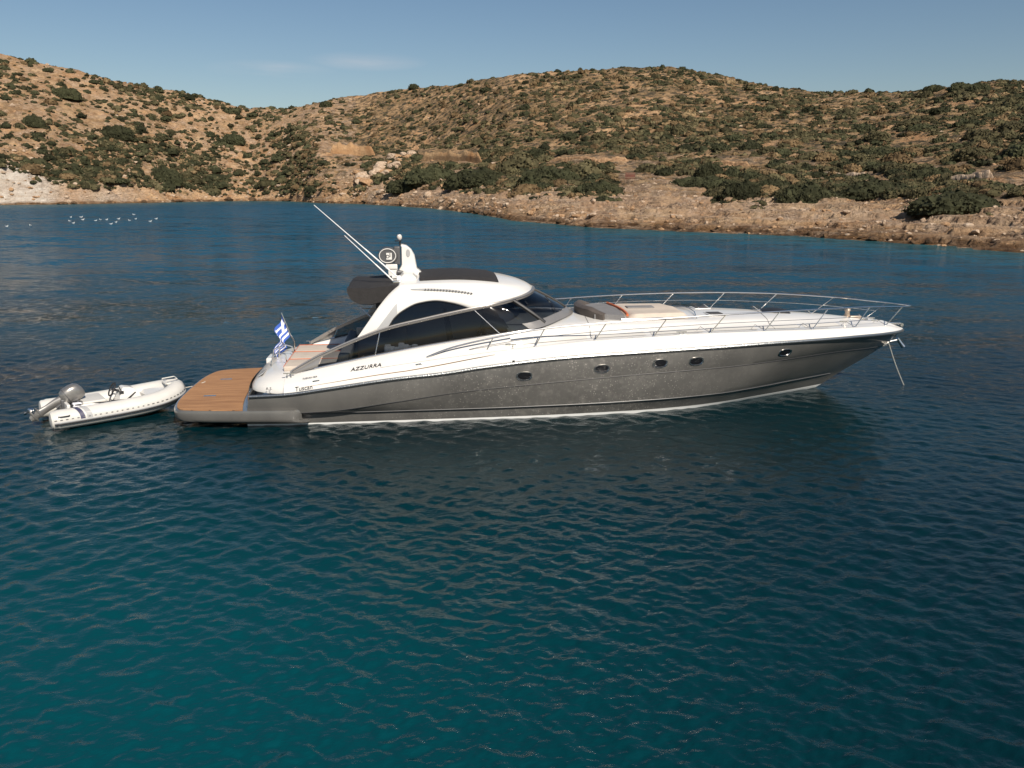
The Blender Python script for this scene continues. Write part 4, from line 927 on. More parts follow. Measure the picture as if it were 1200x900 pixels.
# --- hardtop
strip_z = sm([p[0] for p in GT], [p[2] for p in GT]); strip_y = sm([p[0] for p in GT], [-p[1] for p in GT])
leg_z = sm([4.62, 4.9, 5.19, 5.45, 5.67], [2.0, 2.38, 2.77, 3.06, 3.24])
YS = sm([5.67, 7, 8, 8.5, 8.8, 9.0, 9.12], [1.48, 1.48, 1.36, 1.12, .82, .48, .02]); ZS = sm([5.67, 7, 8, 8.5, 8.9, 9.12], [3.235, 3.25, 3.20, 3.13, 3.04, 2.99]); ZC = sm([5.67, 7, 8, 8.6, 8.95, 9.12], [3.33, 3.40, 3.35, 3.24, 3.11, 3.0])
arc = sm([5.40, 5.55, 5.75, 6.12, 6.53, 6.94, 7.20, 7.38], [2.28, 2.50, 2.66, 2.83, 2.885, 2.83, 2.76, 2.69])
def lean(s, z):   # half width of the hardtop side at height z
    zb = strip_z(s); zt = ZS(max(s, 5.67)); w = min(max((z-zb)/max(zt-zb, .01), 0), 1); ys = YS(max(s, 5.67))
    return strip_y(s)*(1-w)+ys*w + .07*4*w*(1-w)*min(1, ys)
rt = MB(); SS = sorted(set([round(x, 4) for x in list(np.linspace(4.62, 5.67, 14))+list(np.linspace(5.67, 8.6, 50))+list(np.linspace(8.6, 9.12, 14))+[5.40, 7.38]]))
for side in (-1, 1):
    for i in range(len(SS)-1):
        quad_rows = []
        for s in (SS[i], SS[i+1]):
            lo = arc(s)+.0 if 5.40 <= s <= 7.38 else strip_z(s)
            hi = leg_z(s) if s < 5.67 else ZS(s)
            col = [Vector((s, side*lean(s, lo+(hi-lo)*v), lo+(hi-lo)*v)) for v in np.linspace(0, 1, 6)]
            if s >= 5.67-1e-6 and SS[i] >= 5.67-1e-6:
                for w in (.93, .8, .6, .4, .2, 0):
                    ys = YS(s); zs = ZS(s); zc = ZC(s); col.append(Vector((s, side*ys*w, zs+(zc-zs)*(1-w*w)**.8)))
            quad_rows.append(col)
        rt.grid(quad_rows)
ht = rt.build("hardtop", M['gelcoat'], yacht, auto=50); solidify(ht, .05, -1)
# arched side window of the hardtop
for side in (-1, 1):
    mb = MB(); rows = []
    for s in np.linspace(5.40, 7.38, 30):
        lo = strip_z(s); hi = arc(s)+.01; rows.append([Vector((s, side*(lean(s, lo+(hi-lo)*v)-.03), lo+(hi-lo)*v)) for v in np.linspace(0, 1, 6)])
    mb.grid(rows); mb.build("arched_window", M['glass'], yacht)
    mb = MB(); mb.tube([Vector((s, side*(lean(s, arc(s))+.004), arc(s))) for s in np.linspace(5.40, 7.38, 40)], .016, 6); mb.build("arched_window_frame", M['black'], yacht)
    mb = MB(); rows = []   # grey recess behind the window
    for s in np.linspace(5.14, 5.62, 10):
        lo = strip_z(s)+.04 if s < 5.40 else arc(s)+.03; hi = min(2.26+(s-5.14)*1.25, 2.83); hi = max(hi, lo+.01)
        rows.append([Vector((s, side*(lean(s, z)+.006), z)) for z in np.linspace(lo, hi, 4)])
    mb.grid(rows); mb.build("window_recess", M['gelcoat_grey'], yacht)
    # louvre vents along the shoulder
    mb = MB()
    lv_ = lambda s: ZS(s)-.10-.10*((s-5.9)/1.5)**2
    mb.tube([Vector((s, side*(lean(s, lv_(s))+.004), lv_(s))) for s in np.linspace(5.95, 7.45, 30)], [.012+.02*math.sin(math.pi*i/29)**.5 for i in range(30)], 8); vent = mb.build("vent_recess", M['gelcoat_grey'], yacht)
    mb = MB()
    for s in np.linspace(6.3, 7.4, 16):
        mb.box((s, side*(lean(s, lv_(s))+.03), lv_(s)), (.03, .03, .045), Matrix.Rotation(R(25), 3, 'Y'))
    mb.build("louvre", M['dark_grey'], vent)
# sunroof canvas
mb = MB(); rows = []
for s in np.linspace(6.17, 8.12, 24):
    e = .5+.5*math.cos(math.pi*min(1, max(0, (s-7.9)/.22)))
    row = []
    for w in np.linspace(-1, 1, 21):
        y = w*1.17; a = abs(y)/YS(s); z = ZS(s)+(ZC(s)-ZS(s))*max(1-a*a, 0)**.8; ed = min(1, (1-abs(w))*9); row.append((s, y, z+.012+.04*ed*max(e, .05)))
    rows.append(row)
mb.grid(rows); o = mb.build("sunroof_canvas", M['canvas'], yacht)
# folded awning roll behind the hardtop
mb = MB(); rows = []
for y in np.linspace(-1.34, 1.34, 15):
    sg = 1-.25*abs(y/1.34)**3; ring = []
    for k, (s, z) in enumerate(((4.42, 3.17), (4.50, 3.22), (4.95, 3.22), (5.45, 3.27), (5.72, 3.30), (5.70, 3.10), (5.30, 2.78), (5.0, 2.68), (4.72, 2.70), (4.52, 2.84), (4.43, 3.02))):
        ring.append((s+.012*math.sin(y*7+k), y, 3.0+(z-3.0)*sg+.01*math.sin(y*9+k*2)))
    rows.append(ring)
mb.grid(rows, closed=True)
for r_ in (0, 14): mb.f.append(tuple(r_*11+q for q in range(11))); mb.m.append(0)
mb.build("folded_awning", M['canvas'], yacht, auto=60)
mb = MB(); [(q.tube(pp_, .016, 6), q.build('awning_strut', M['chrome'], yacht)) for pp_ in ([(4.68, -1.3, 2.72), (5.05, -1.55, 2.42)], [(4.68, 1.3, 2.72), (5.05, 1.55, 2.42)], [(4.75, -1.25, 2.66), (5.5, -1.2, 2.62)]) for q in (MB(),)]
mb = MB(); mb.box((5.15, 1.15, 2.1), (.35, .5, 1.15), bev=.05); mb.build("wet_bar", M['interior'], yacht)

# --- mast with lights and radar
mast = MB()
prof = [(5.60, 3.22), (6.30, 3.22), (6.22, 3.42), (6.12, 3.50), (6.10, 3.62), (6.06, 3.85), (5.98, 3.99), (5.86, 4.09), (5.74, 4.12), (5.72, 4.10), (5.72, 3.60), (5.58, 3.34)]
def prism(mb, prof, y0, y1, inset=.03):
    n = len(prof); c = Vector((sum(p[0] for p in prof)/n, 0, sum(p[1] for p in prof)/n))
    rings = []
    for y, f in ((y0, 1-inset/.25), (y0+(y1-y0)*.12, 1), (y1-(y1-y0)*.12, 1), (y1, 1-inset/.25)):
        rings.append([Vector((c.x+(p[0]-c.x)*f, y, c.z+(p[1]-c.z)*f)) for p in prof])
    k = len(mb.v); mb.grid(rings, closed=True); mb.f.append(tuple(k+q for q in range(n))); mb.f.append(tuple(k+3*n+q for q in range(n))); mb.m += [0, 0]
prism(mast, prof, -.19, .19)
prism(mast, [(5.58, 3.18), (6.15, 3.18), (6.12, 3.36), (6.02, 3.46), (5.78, 3.46), (5.66, 3.36)], -.98, .6)
mast_o = mast.build("mast", M['gelcoat'], yacht, auto=35)
mb = MB(); mb.lathe([(0, -.01), (.055, -.01), (.06, .0), (.055, .012), (0, .012)], (5.90, -.195, 3.90), 16, Matrix.Rotation(R(90), 3, 'X') @ Matrix.Diagonal((.7, 1, 1)).to_3x3()); 
o = MB(); o.lathe([(0, .012), (.07, .012), (.075, 0), (0, 0)], (5.90, -.19, 3.90), 18, Matrix.Rotation(R(90), 3, 'X') @ Matrix.Diagonal((.72, 1.35, 1)).to_3x3()); o.build("emblem", M['gelcoat_grey'], mast_o)
mb = MB(); mb.tube([(5.70, 0, 4.08), (5.70, 0, 4.20)], .022, 8); mb.lathe([(0, .0), (.09, .0), (.09, .02), (0, .02)], (5.66, 0, 4.19), 14); po = mb.build("light_pole", M['black'], mast_o)
mb = MB(); mb.lathe([(.0, 0), (.035, .0), (.065, .04), (.068, .09), (.05, .13), (0, .15)], (5.69, 0, 4.22), 14); mb.build("anchor_light", M['dome_glass'], po)
# round dark drum with a ring and plate on its face
mb = MB(); rX = Matrix.Rotation(R(90), 3, 'X')
mb.lathe([(0, .16), (.20, .16), (.225, .13), (.235, 0), (.225, -.13), (.2, -.16), (0, -.16)], (5.40, -.05, 3.84), 28, rX @ Matrix.Diagonal((1.1, .92, 1)).to_3x3()); mb.box((5.62, -.05, 3.84), (.16, .26, .46), bev=.03)
dr = mb.build("radar_drum", M['dark_grey'], mast_o)
mb = MB(); mb.tube([Vector((5.38+.205*math.cos(a), -.222, 3.84+.175*math.sin(a))) for a in [q*math.pi/16 for q in range(33)]], .012, 6, cap=False); mb.build("drum_ring", M['gelcoat'], dr)
mb = MB(); mb.box((5.42, -.222, 3.83), (.14, .012, .17)); pl_ = mb.build("drum_plate", M['gelcoat'], dr)
mb = MB(); mb.tube([Vector((5.385+.035*math.cos(a), -.232, 3.825+.035*math.sin(a))) for a in [q*math.pi/8 for q in range(17)]], .009, 5, cap=False); mb.box((5.445, -.231, 3.86), (.018, .008, .10)); mb.build("plate_mark", M['text'], pl_)
mb = MB(); mb.box((5.47, -.05, 3.56), (.30, .34, .13), bev=.03); mb.box((5.50, -.05, 3.42), (.24, .28, .22), bev=.03); mb.box((5.55, -.25, 3.28), (.16, .16, .12), bev=.02); mb.build("mast_bracket", M['gelcoat'], mast_o)
mb = MB(); mb.lathe([(0, 0), (.03, 0), (.07, .16), (.06, .17), (0, .1)], (5.78, -.22, 3.42), 14, Matrix.Rotation(R(-90), 3, 'Y')); mb.box((5.86, -.24, 3.36), (.26, .05, .03)); mb.tube([(5.8, -.22, 3.27), (5.8, -.22, 3.40)], .02, 6); mb.build("horn", M['dark_grey'], mast_o)
for b0, tip in (((5.60, -.95, 3.22), (3.70, -.95, 5.13)), ((5.64, -.62, 3.27), (4.47, -.62, 4.40))) if False else (((5.60, -1.0, 3.22), (4.40, -1.0, 4.40)), ((5.66, -1.0, 3.36), (3.72, -1.0, 5.12))):
    mb = MB(); b0, tip = Vector(b0), Vector(tip); mb.tube([b0, b0.lerp(tip, .4), b0.lerp(tip, .41), tip], [.019, .017, .012, .007], 8); mb.box(b0, (.10, .08, .12), bev=.015); mb.build("whip_antenna", M['boot'], yacht)
mb = MB(); mb.box((5.62, -.95, 3.26), (.22, .3, .10), bev=.03); mb.build("antenna_base", M['chrome'], yacht)

# --- rails
RT = [(6.29, -2.27, 1.62), (6.9, -2.27, 1.84), (7.87, -2.27, 2.05), (9.11, -2.27, 2.25), (10.62, -2.25, 2.355), (12.14, -2.20, 2.43), (13.67, -2.09, 2.475), (15.16, -1.88, 2.495), (16.62, -1.52, 2.485), (18.1, -.96, 2.43), (18.9, -.62, 2.37), (19.55, -.30, 2.32), (19.82, -.10, 2.30)]
def spline(P, n):
    out = []; P = [Vector(p) for p in P]
    for i in range(len(P)-1):
        p = [P[max(i-1, 0)], P[i], P[i+1], P[min(i+2, len(P)-1)]]
        for q in range(n):
            w = q/n; out.append(.5*((2*p[1])+(-p[0]+p[2])*w+(2*p[0]-5*p[1]+4*p[2]-p[3])*w*w+(-p[0]+3*p[1]-3*p[2]+p[3])*w**3))
    return out+[P[-1]]
near = spline(RT, 6); far_ = [Vector((p.x, -p.y, p.z)) for p in near]
mb = MB(); mb.tube(near+[Vector((19.86, 0, 2.30))]+far_[::-1], .020, 8); rail = mb.build("bow_rail", M['chrome'], yacht)
FEET = [(7.68, 7.87), (8.87, 9.11), (10.33, 10.62), (11.8, 12.14), (13.26, 13.67), (14.75, 15.16), (16.16, 16.62), (17.58, 18.1), (18.85, 19.40)]
rt_y = sm([p[0] for p in RT], [p[1] for p in RT]); rt_z = sm([p[0] for p in RT], [p[2] for p in RT])
for side in (1, -1):
    mb = MB(); pts = []
    for i, (f, t_) in enumerate(FEET):
        if i == 0: pts.append(Vector((7.3, -2.26*side, 1.78)))
        y0, z0 = -(Bm(f)-.22), ZD(f); pts.append(Vector(((f+t_)/2+.02, side*(y0+rt_y(t_))/2, (z0+rt_z(t_))/2)))
    mb.tube(spline(pts, 6), .007, 6); mb.build("middle_rail", M['chrome'], rail)
    for i, (f, t_) in enumerate(FEET):
        y0, z0 = -(Bm(f)-.22), ZD(f); mb = MB(); mb.tube([(f, side*y0, z0-.02), (t_, side*rt_y(t_), rt_z(t_))], .014, 7)
        mb.lathe([(0, .02), (.035, .015), (.04, 0)], (f, side*y0, z0), 10)
        if i >= 4: mb.tube([(f, side*y0, z0), (f-.22, side*(y0+.10), z0+.14), (f-.26, side*(y0+.22), z0+.02)], .009, 6)
        mb.build("stanchion", M['chrome'], rail)

# --- foredeck lounge
def pad(name, s0, s1, w0, w1, z0, z1, m_, bev=.05):
    mb = MB(); rows = []
    for s in np.linspace(s0, s1, 14):
        t = (s-s0)/(s1-s0); w = w0+(w1-w0)*t; e = min(1, min(t, 1-t)*9)
        row = []
        for q in np.linspace(-1, 1, 19):
            ee = min(1, (1-abs(q))*9)*e; row.append((s-.10*(1-q*q)*(0 if t < .5 else -1), q*w, z0+.01+(z1-z0)*ee**.5+.012*math.sin(q*6)))
        rows.append(row)
    mb.grid(rows); 
    return mb.build(name, m_, yacht)
pad("sunpad", 11.45, 13.12, 1.16, 1.02, 2.2, 2.345, M['cushion'])
mb = MB(); mb.box((12.1, .15, 2.365), (.75, .30, .05), bev=.02); mb.build("sunpad_pillow", M['grey_cushion'], yacht)
rows = []; mb = MB()
for k in range(25):        # horseshoe backrest
    a = R(118)+R(124)*k/24; hk_ = .62+.38*min(1, min(k, 24-k)/5); cx, cy, rx, ry = 11.25, 0, .95, 1.28
    o_ = Vector((cx+rx*math.cos(a)*1.0, cy+ry*math.sin(a), 0)); i_ = Vector((cx+rx*.80*math.cos(a), cy+ry*.84*math.sin(a), 0))
    rows.append([o_+Vector((0, 0, 2.16)), o_+Vector((-.02, 0, 2.2+.26*hk_)), o_.lerp(i_, .3)+Vector((0, 0, 2.2+.32*hk_)), o_.lerp(i_, .8)+Vector((0, 0, 2.2+.315*hk_)), i_+Vector((.02, 0, 2.2+.26*hk_)), i_+Vector((.03, 0, 2.2))])
mb.grid(rows)
for r_ in (0, 24): mb.f.append(tuple(r_*6+q for q in range(6))); mb.m.append(0)
mb.build("foredeck_backrest", mat("taupe_vinyl", (.085, .07, .06), .6, vary=(6, .15)), yacht, auto=50)
mb = MB(); rows = []
for k in range(15):
    f = -1+2*k/14; rows.append([(10.46+.12*abs(f)**2+.02, f*.98, 2.25), (10.60, f*.98, 2.37), (11.2, f*1.08, 2.36), (11.36+.10*(1-f*f), f*1.12, 2.34), (11.38+.10*(1-f*f), f*1.12, 2.22)])
mb.grid(rows)
for r_ in (0, 14): mb.f.append(tuple(r_*5+q for q in range(5))); mb.m.append(0)
mb.build("foredeck_seat", M['grey_cushion'], yacht)
mb = MB(); mb.tube([(11.43+.10*(1-f*f), f*1.13, 2.352) for f in np.linspace(-1, 1, 21)], .035, 8); mb.build("seat_piping", M['orange'], yacht)
mb = MB(); mb.tube([(11.2, -1.22, 2.20), (11.25, -1.24, 2.27), (13.25, -1.08, 2.27), (13.3, -1.05, 2.18)], .016, 7); mb.tube([(13.3, -1.05, 2.2), (13.42, -.5, 2.31), (13.45, 0, 2.33), (13.42, .5, 2.31), (13.3, 1.0, 2.24)], .014, 7); mb.build("sunpad_rail", M['chrome'], yacht)
# white ledge ahead of the windscreen
# deck hatch and cover
mb = MB(); rows = []
for s in np.linspace(15.55, 16.35, 10):
    rows.append([(s+.1*q, q*.34+.12, P7Z(s)-.03+.075*math.sin(math.pi*(s-15.5)/.9)*(1-q*q)**.5+.035+.012*math.sin(s*30+q*7)) for q in np.linspace(-1, 1, 9)])
mb.grid(rows); mb.build("hatch_cover", M['black'], yacht)
# bow fittings
mb = MB(); mb.lathe([(.0, 0), (.13, 0), (.13, .03), (.075, .06), (.06, .15), (.085, .20), (.07, .25), (0, .26)], (18.05, .05, 1.99), 16); mb.box((18.22, -.05, 2.01), (.34, .16, .08), bev=.02); mb.build("windlass", mat("bronze_windlass", (.45, .36, .28), .35, metal=.6), yacht)
for (s, y) in ((17.55, .45), (17.6, -.62), (18.85, .22), (18.75, -.24), (3.05, -2.08), (3.05, 2.08), (8.3, -2.26), (8.3, 2.26), (12.55, -2.1)):
    z = (P3[1](s)+.0 if s > 8.5 else ZD(s)+.03 if s > 4 else BASEZ(s)); mb = MB(); mb.tube([(s-.13, y, z+.07), (s+.13, y, z+.07)], .014, 7); mb.tube([(s-.045, y, z-.02), (s-.045, y, z+.07)], .013, 7); mb.tube([(s+.045, y, z-.02), (s+.045, y, z+.07)], .013, 7); mb.build("cleat", M['chrome'], yacht)
mb = MB(); mb.box((19.35, 0, 1.80), (.55, .14, .05), bev=.01); mb.lathe([(0, -.06), (.05, -.06), (.035, 0), (.05, .06), (0, .06)], (19.66, 0, 1.76), 12, rX); mb.build("bow_roller", M['chrome'], yacht)
mb = MB(); mb.box((18.55, 0, 1.965), (.5, .05, .05), bev=.01); mb.box((18.4, -.18, 1.975), (.22, .12, .05), bev=.01); mb.build("chain_stopper", M['chrome'], yacht)
# anchor stowed in the stem pocket, and its bridle
mb = MB(); mb.tube([(19.15, 0, 1.24), (19.62, 0, 1.33)], .028, 8); mb.tube([(19.60, 0, 1.37), (19.72, 0, 1.22), (19.80, -.02, 1.12)], [.045, .05, .06], 8); mb.box((19.22, 0, 1.22), (.22, .2, .05), Matrix.Rotation(R(-30), 3, 'Y'), bev=.01); mb.build("anchor", M['chrome'], yacht)
mb = MB(); a_, b_ = Vector((19.36, 0, 1.23)), Vector((20.02, -.02, -.12)); mb.tube([a_.lerp(b_, t)+Vector((-.03*math.sin(math.pi*t), 0, 0)) for t in np.linspace(0, 1, 61)], [(.015 if q % 2 else .006) for q in range(61)], 7)
mb.tube([a_, (18.95, -.42, 1.32), (18.6, -.62, 1.48)], .014, 6); mb.tube([a_, (18.95, .42, 1.32), (18.6, .62, 1.48)], .014, 6); mb.build("anchor_bridle", M['rope'], yacht)
# --- portholes
for s, z in ((8.59, 1.15), (10.48, 1.275), (11.94, 1.36), (12.88, 1.375), (15.34, 1.46)):
    for side in (-1, 1):
        y = side*abs(hull_pt(s, z)); dy = (hull_pt(s+.3, z)-hull_pt(s-.3, z))/.6; tilt = (hull_pt(s, z+.1)-hull_pt(s, z-.1))/.2
        nrm = Vector((-dy*1, 1, 0)) if False else Vector((dy, -1, tilt)).normalized()
        nrm = Vector((nrm.x, nrm.y*(-side), nrm.z)); t1 = Vector((1, nrm.x/-nrm.y if abs(nrm.y) > 1e-3 else 0, 0)).normalized(); t2 = nrm.cross(t1).normalized()
        def oval(k, off, a0=.20, b0=.115): return [Vector((s, y, z))+t1*(a0*k*math.copysign(abs(math.cos(a))**.8, math.cos(a)))+t2*(b0*k*math.copysign(abs(math.sin(a))**.8, math.sin(a)))+nrm*off for a in [q*2*math.pi/28 for q in range(28)]]
        mb = MB(); mb.grid([oval(1.0, .004), oval(.98, .022), oval(.82, .022), oval(.76, .006)], closed=True); po = mb.build("porthole", M['chrome'], hull)
        mb = MB(); mb.grid([oval(.84, .010), oval(.4, .012)], closed=True); k = len(mb.v)-28; mb.f.append(tuple(range(k, k+28))); mb.m.append(0); mb.build("pane", mat("porthole_glass", (.01, .01, .012), .05, spec=.8) if 'phg' not in M else M['phg'], po)
# --- small deck details: seams, flush hatches, filler caps
for s0 in (10.3, 15.2):
    mb = MB(); pts = []
    for q in np.linspace(-1, 1, 41):
        s_ = s0+.18*(1-abs(q)); wmax = P3[0](s_)-.02; y = q*wmax; a = abs(y)
        ys_ = [0, P5[0](s_)*.4, P5[0](s_)*.72, P5[0](s_), (P4[0](s_)+P5[0](s_))/2, P4[0](s_), P3[0](s_)]; zs_ = [P7Z(s_), P5[1](s_)*.18+P7Z(s_)*.82, P5[1](s_)*.55+P7Z(s_)*.45, P5[1](s_), P4[1](s_)*.35+P5[1](s_)*.65, P4[1](s_), P3[1](s_)]
        pts.append((s_, y, float(np.interp(a, ys_, zs_))+.004))
    mb.tube(pts, .006, 5); mb.build("deck_seam", M['dark_grey'], yacht)
for (s_, y) in ((13.95, .55), (13.95, -.55)):
    mb = MB(); mb.box((s_, y, P7Z(s_)-.012), (.46, .46, .03), bev=.012); h_ = mb.build("deck_hatch", M['gelcoat'], yacht)
    mb = MB(); mb.box((s_, y, P7Z(s_)+.006), (.36, .36, .02), bev=.008); mb.build("hatch_lens", M['interior'], h_)
for (s_, w_) in ((11.35, .10), (11.55, .05), (12.5, .05), (9.7, .05)):
    mb = MB(); mb.lathe([(0, .012), (w_*.5, .012), (w_*.6, 0)], (s_, -(Bm(s_)-.31), ZD(s_)-.03), 12); mb.build("filler_cap", M['chrome'], yacht)
mb = MB(); mb.tube([(5.2, -(Bm(5.2)-.145), ZD(5.2)+.005)]+[(s_, -(Bm(s_)-.155), ZD(s_)+.004) for s_ in np.linspace(5.6, 8.2, 12)], .005, 5); mb.build("moulding_line", M['gelcoat_grey'], yacht)
for s_ in (3.7, 6.1):
    p_ = Vector((s_, -(Bm(s_)-.10), ZR(s_)+(ZD(s_)-ZR(s_))*.86)); mb = MB(); mb.box(p_, (.16, .03, .035), Matrix.Rotation(R(-9), 3, 'Y'), bev=.01); mb.build("fairlead", M['chrome'], yacht)
# --- swim platform
PL = [(3.32, -2.32), (3.24, -2.40), (3.05, -2.46), (2.4, -2.42), (1.2, -2.27), (.62, -2.16), (.40, -2.04), (.27, -1.75), (.17, -1.1), (.14, 0)]
def outline(inset, aftin=0):
    half = [Vector((p[0]+(inset if i > 4 else inset*.3), p[1]+inset*(1 if i < 7 else .2), 0)) for i, p in enumerate(spline([(a, b, 0) for a, b in PL], 4))]
    half = [Vector((max(v.x, 0), v.y, 0)) for v in half]; return half+[Vector((v.x, -v.y, 0)) for v in half[::-1][1:]]
mb = MB(); rings = []
for ins, z in ((.20, .15), (.06, .19), (.0, .25), (-.01, .36), (.0, .42), (.03, .455)): rings.append([Vector((p.x+(.10 if z < .16 else 0), p.y*(.985 if z < .12 else 1), z-(.03 if z > .4 else 0)*0)) for p in outline(ins)])
mb.grid(rings); mb.f.append(tuple(len(mb.v)-len(rings[0])+q for q in range(len(rings[0])))); mb.m.append(0)
mb.f.append(tuple(range(len(rings[0])))); mb.m.append(0)
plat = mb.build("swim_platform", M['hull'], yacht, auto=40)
ring = [p for p in outline(.075) if p.x < 2.0]; e0 = ring[0]; 
mb = MB(); ring = [Vector((1.98, e0.y, 0))]+ring+[Vector((1.98, -e0.y, 0))]+[Vector((1.98-.24*(1-f*f), f*abs(e0.y), 0)) for f in (.75, .5, .25, 0, -.25, -.5, -.75)]
mb.add([(p.x, p.y, .457) for p in ring]+[(p.x, p.y, .475) for p in ring], [tuple(range(len(ring), 2*len(ring)))]+[(i, (i+1) % len(ring), len(ring)+(i+1) % len(ring), len(ring)+i) for i in range(len(ring))])
mb.build("teak_deck", M['teak'], plat, smooth=False, auto=None)
for y in (-.9, .9): mb = MB(); mb.box((.9, y, .482), (.30, .09, .014), bev=.004); mb.build("deck_plate", M['chrome'], plat)
mb = MB(); mb.tube([(2.12, -1.9, .5), (2.02, -1.0, .49), (1.84, 0, .485), (2.02, 1.0, .49), (2.12, 1.9, .5)], .02, 6); mb.build("platform_joint", M['black'], plat)
# stern rails, passerelle fittings and fenders
for y in (.35, -.75): mb = MB(); mb.tube([(2.42, y, 1.1), (2.46, y, 1.42), (2.6, y, 1.50), (2.78, y, 1.45), (2.80, y, 1.2)], .018, 7); mb.build("stern_handrail", M['chrome'], yacht)
mb = MB(); mb.tube([(2.35, -.2, 1.1), (2.4, -.2, 1.48), (2.55, -.2, 1.55)], .02, 7); mb.build("stern_handrail", M['chrome'], yacht)
mb = MB(); mb.tube([(2.8, .55, 1.2), (2.82, .55, 1.55), (2.74, .55, 1.72)], .022, 8); mb.tube([(2.74, .55, 1.70), (2.53, .55, 2.32)], .014, 8); mb.lathe([(0, 0), (.03, .01), (0, .04)], (2.53, .55, 2.32), 8); staff = mb.build("flagstaff", M['chrome'], yacht)
mb = MB(); mb.box((2.30, -1.3, 1.135), (.12, .5, .02), Matrix.Rotation(R(-30), 3, 'Y'), bev=.005); mb.build("shore_power_hatch", M['gelcoat_grey'], yacht)
# --- lettering
def lettering(txt, name, loc, size, s_dir, up_dir, parent, m_, font_shear=0, spacing=1.0):
    cu = bpy.data.curves.new("lettering", 'FONT'); cu.body = txt; cu.size = size; cu.extrude = .003; cu.shear = font_shear; cu.space_character = spacing; cu.align_x = 'CENTER'; cu.align_y = 'CENTER'
    to = bpy.data.objects.new("tmp", cu); C.objects.link(to); dg = bpy.context.evaluated_depsgraph_get(); me = bpy.data.meshes.new_from_object(to.evaluated_get(dg)); bpy.data.objects.remove(to)
    me.materials.clear(); me.materials.append(m_); o = bpy.data.objects.new(name, me); C.objects.link(o); o.parent = parent
    x = Vector(s_dir).normalized(); zt = Vector(up_dir); zt = (zt-x*zt.dot(x)).normalized(); n = x.cross(zt)
    o.matrix_local = Matrix.Translation(loc) @ Matrix((x, zt, n)).transposed().to_4x4(); return o
def side_pt(s, f):   # on the aft white topside: f 0 rub rail .. 1 shoulder
    zr, zd = ZR(s), ZD(s); return Vector((s, -(Bm(s)-np.interp(f, [0, .35, .75, 1], [0, .02, .07, .16])), zr+(zd-zr)*f))
def on_side(txt, name, s, f, size, **k):
    p = side_pt(s, f); x = side_pt(s+.4, f)-side_pt(s-.4, f); up = side_pt(s, min(f+.2, 1))-side_pt(s, f-.2); n = x.normalized().cross(up.normalized()); return lettering(txt, name, p+n*.015, size, x, up, yacht, M['text'], **k)
# model lettering sits on the sloping coaming just above the stripe
def coam_pt(s, f):
    zd, bz = ZD(s), BASEZ(s); return Vector((s, -np.interp(f, [0, .45, 1], [Bm(s)-.16, Bm(s)-.30, 2.03]), zd+(bz-zd)*f))
p = coam_pt(4.86, .18); x = coam_pt(5.3, .18)-coam_pt(4.4, .18); up = coam_pt(4.86, .4)-coam_pt(4.86, .0); n = x.normalized().cross(up.normalized())
lettering("AZZURRA", "model_lettering", p+n*.02, .155, x, up, yacht, M['text'], .25, 1.05)
on_side("Tuscan", "name_lettering", 3.42, .40, .145, font_shear=.1)
p = coam_pt(3.55, .2); lettering("TUSCAN SEA", "port_lettering", p+Vector((0, -.03, .02)), .06, x, up, yacht, M['text'])
on_side("R.S.", "registry_lettering", 2.62, .7, .10)
# --- flag (hangs from the staff)
flag = empty("greek_flag", (0, 0, 0), 0, label="blue and white striped flag with a white cross hanging at the yacht's stern", category="flag")
base = Matrix.Translation((-8.5296, 20.1222, 0)) @ Matrix.Rotation(.116868, 4, 'Z')
top_, bot_ = Vector((2.535, .55, 2.30)), Vector((2.735, .55, 1.71)); NW, NH = 45, 27; vs = []; fc = []; mi = []
for j in range(NH+1):
    h_ = top_.lerp(bot_, j/NH)
    for i in range(NW+1):
        f = i/NW; drop = f*1.22
        p = h_+Vector((-.24*f-.05*math.sin(f*3), -.12*f+.045*math.sin(f*9+j*.08)+.05*math.sin(f*17-j*.15)*f, -drop*(.78-.20*j/NH)))+Vector((.085*math.sin(f*11+j*.10), 0, 0))*min(1, f*3)
        p.x += .16*(j/NH-.5)*-f
        vs.append(base @ p)
for j in range(NH):
    for i in range(NW):
        a = j*(NW+1)+i; fc.append((a, a+1, a+NW+2, a+NW+1)); st = j//3
        if j < 15 and i < 17: w_ = (6 <= j < 9) or (7 <= i < 10); mi.append(1 if w_ else 0)
        else: mi.append(st % 2)
fo = new_mesh("cloth", vs, fc, [M['blue'], M['white_cloth']], flag, True, mi)
bb = base @ bot_; flag.location = bb; fo.location = -bb

# ================================================================ TENDER  (local: x forward, y left, z up)
TH = R(38.7)
tender = empty("inflatable_tender", (-9.86, 19.43, .0), TH, label="small white inflatable dinghy with raised silver outboard moored behind the swim platform", category="dinghy")
def tub(y): return [(-1.66, y*.66, .25), (-1.60, y*.66, .25), (-1.45, y*.655, .25), (-1.1, y*.65, .25), (-.3, y*.65, .26), (.4, y*.64, .29), (.85, y*.56, .33), (1.15, y*.40, .38), (1.32, y*.2, .42)]
mid = spline([Vector(p) for p in tub(-1)], 5)+[Vector((1.38, 0, .44))]+spline([Vector(p) for p in tub(1)], 5)[::-1]
n = len(mid); rr = []
for i, p in enumerate(mid):
    e = min(i, n-1-i); rr.append(.05 if e == 0 else .10 if e == 1 else .15 if e == 2 else .195 if e <= 4 else .22 if e <= 8 else .235)
mb = MB(); mb.tube(mid, rr, 18); tube_o = mb.build("inflatable_tube", M['pvc'], tender, auto=60)
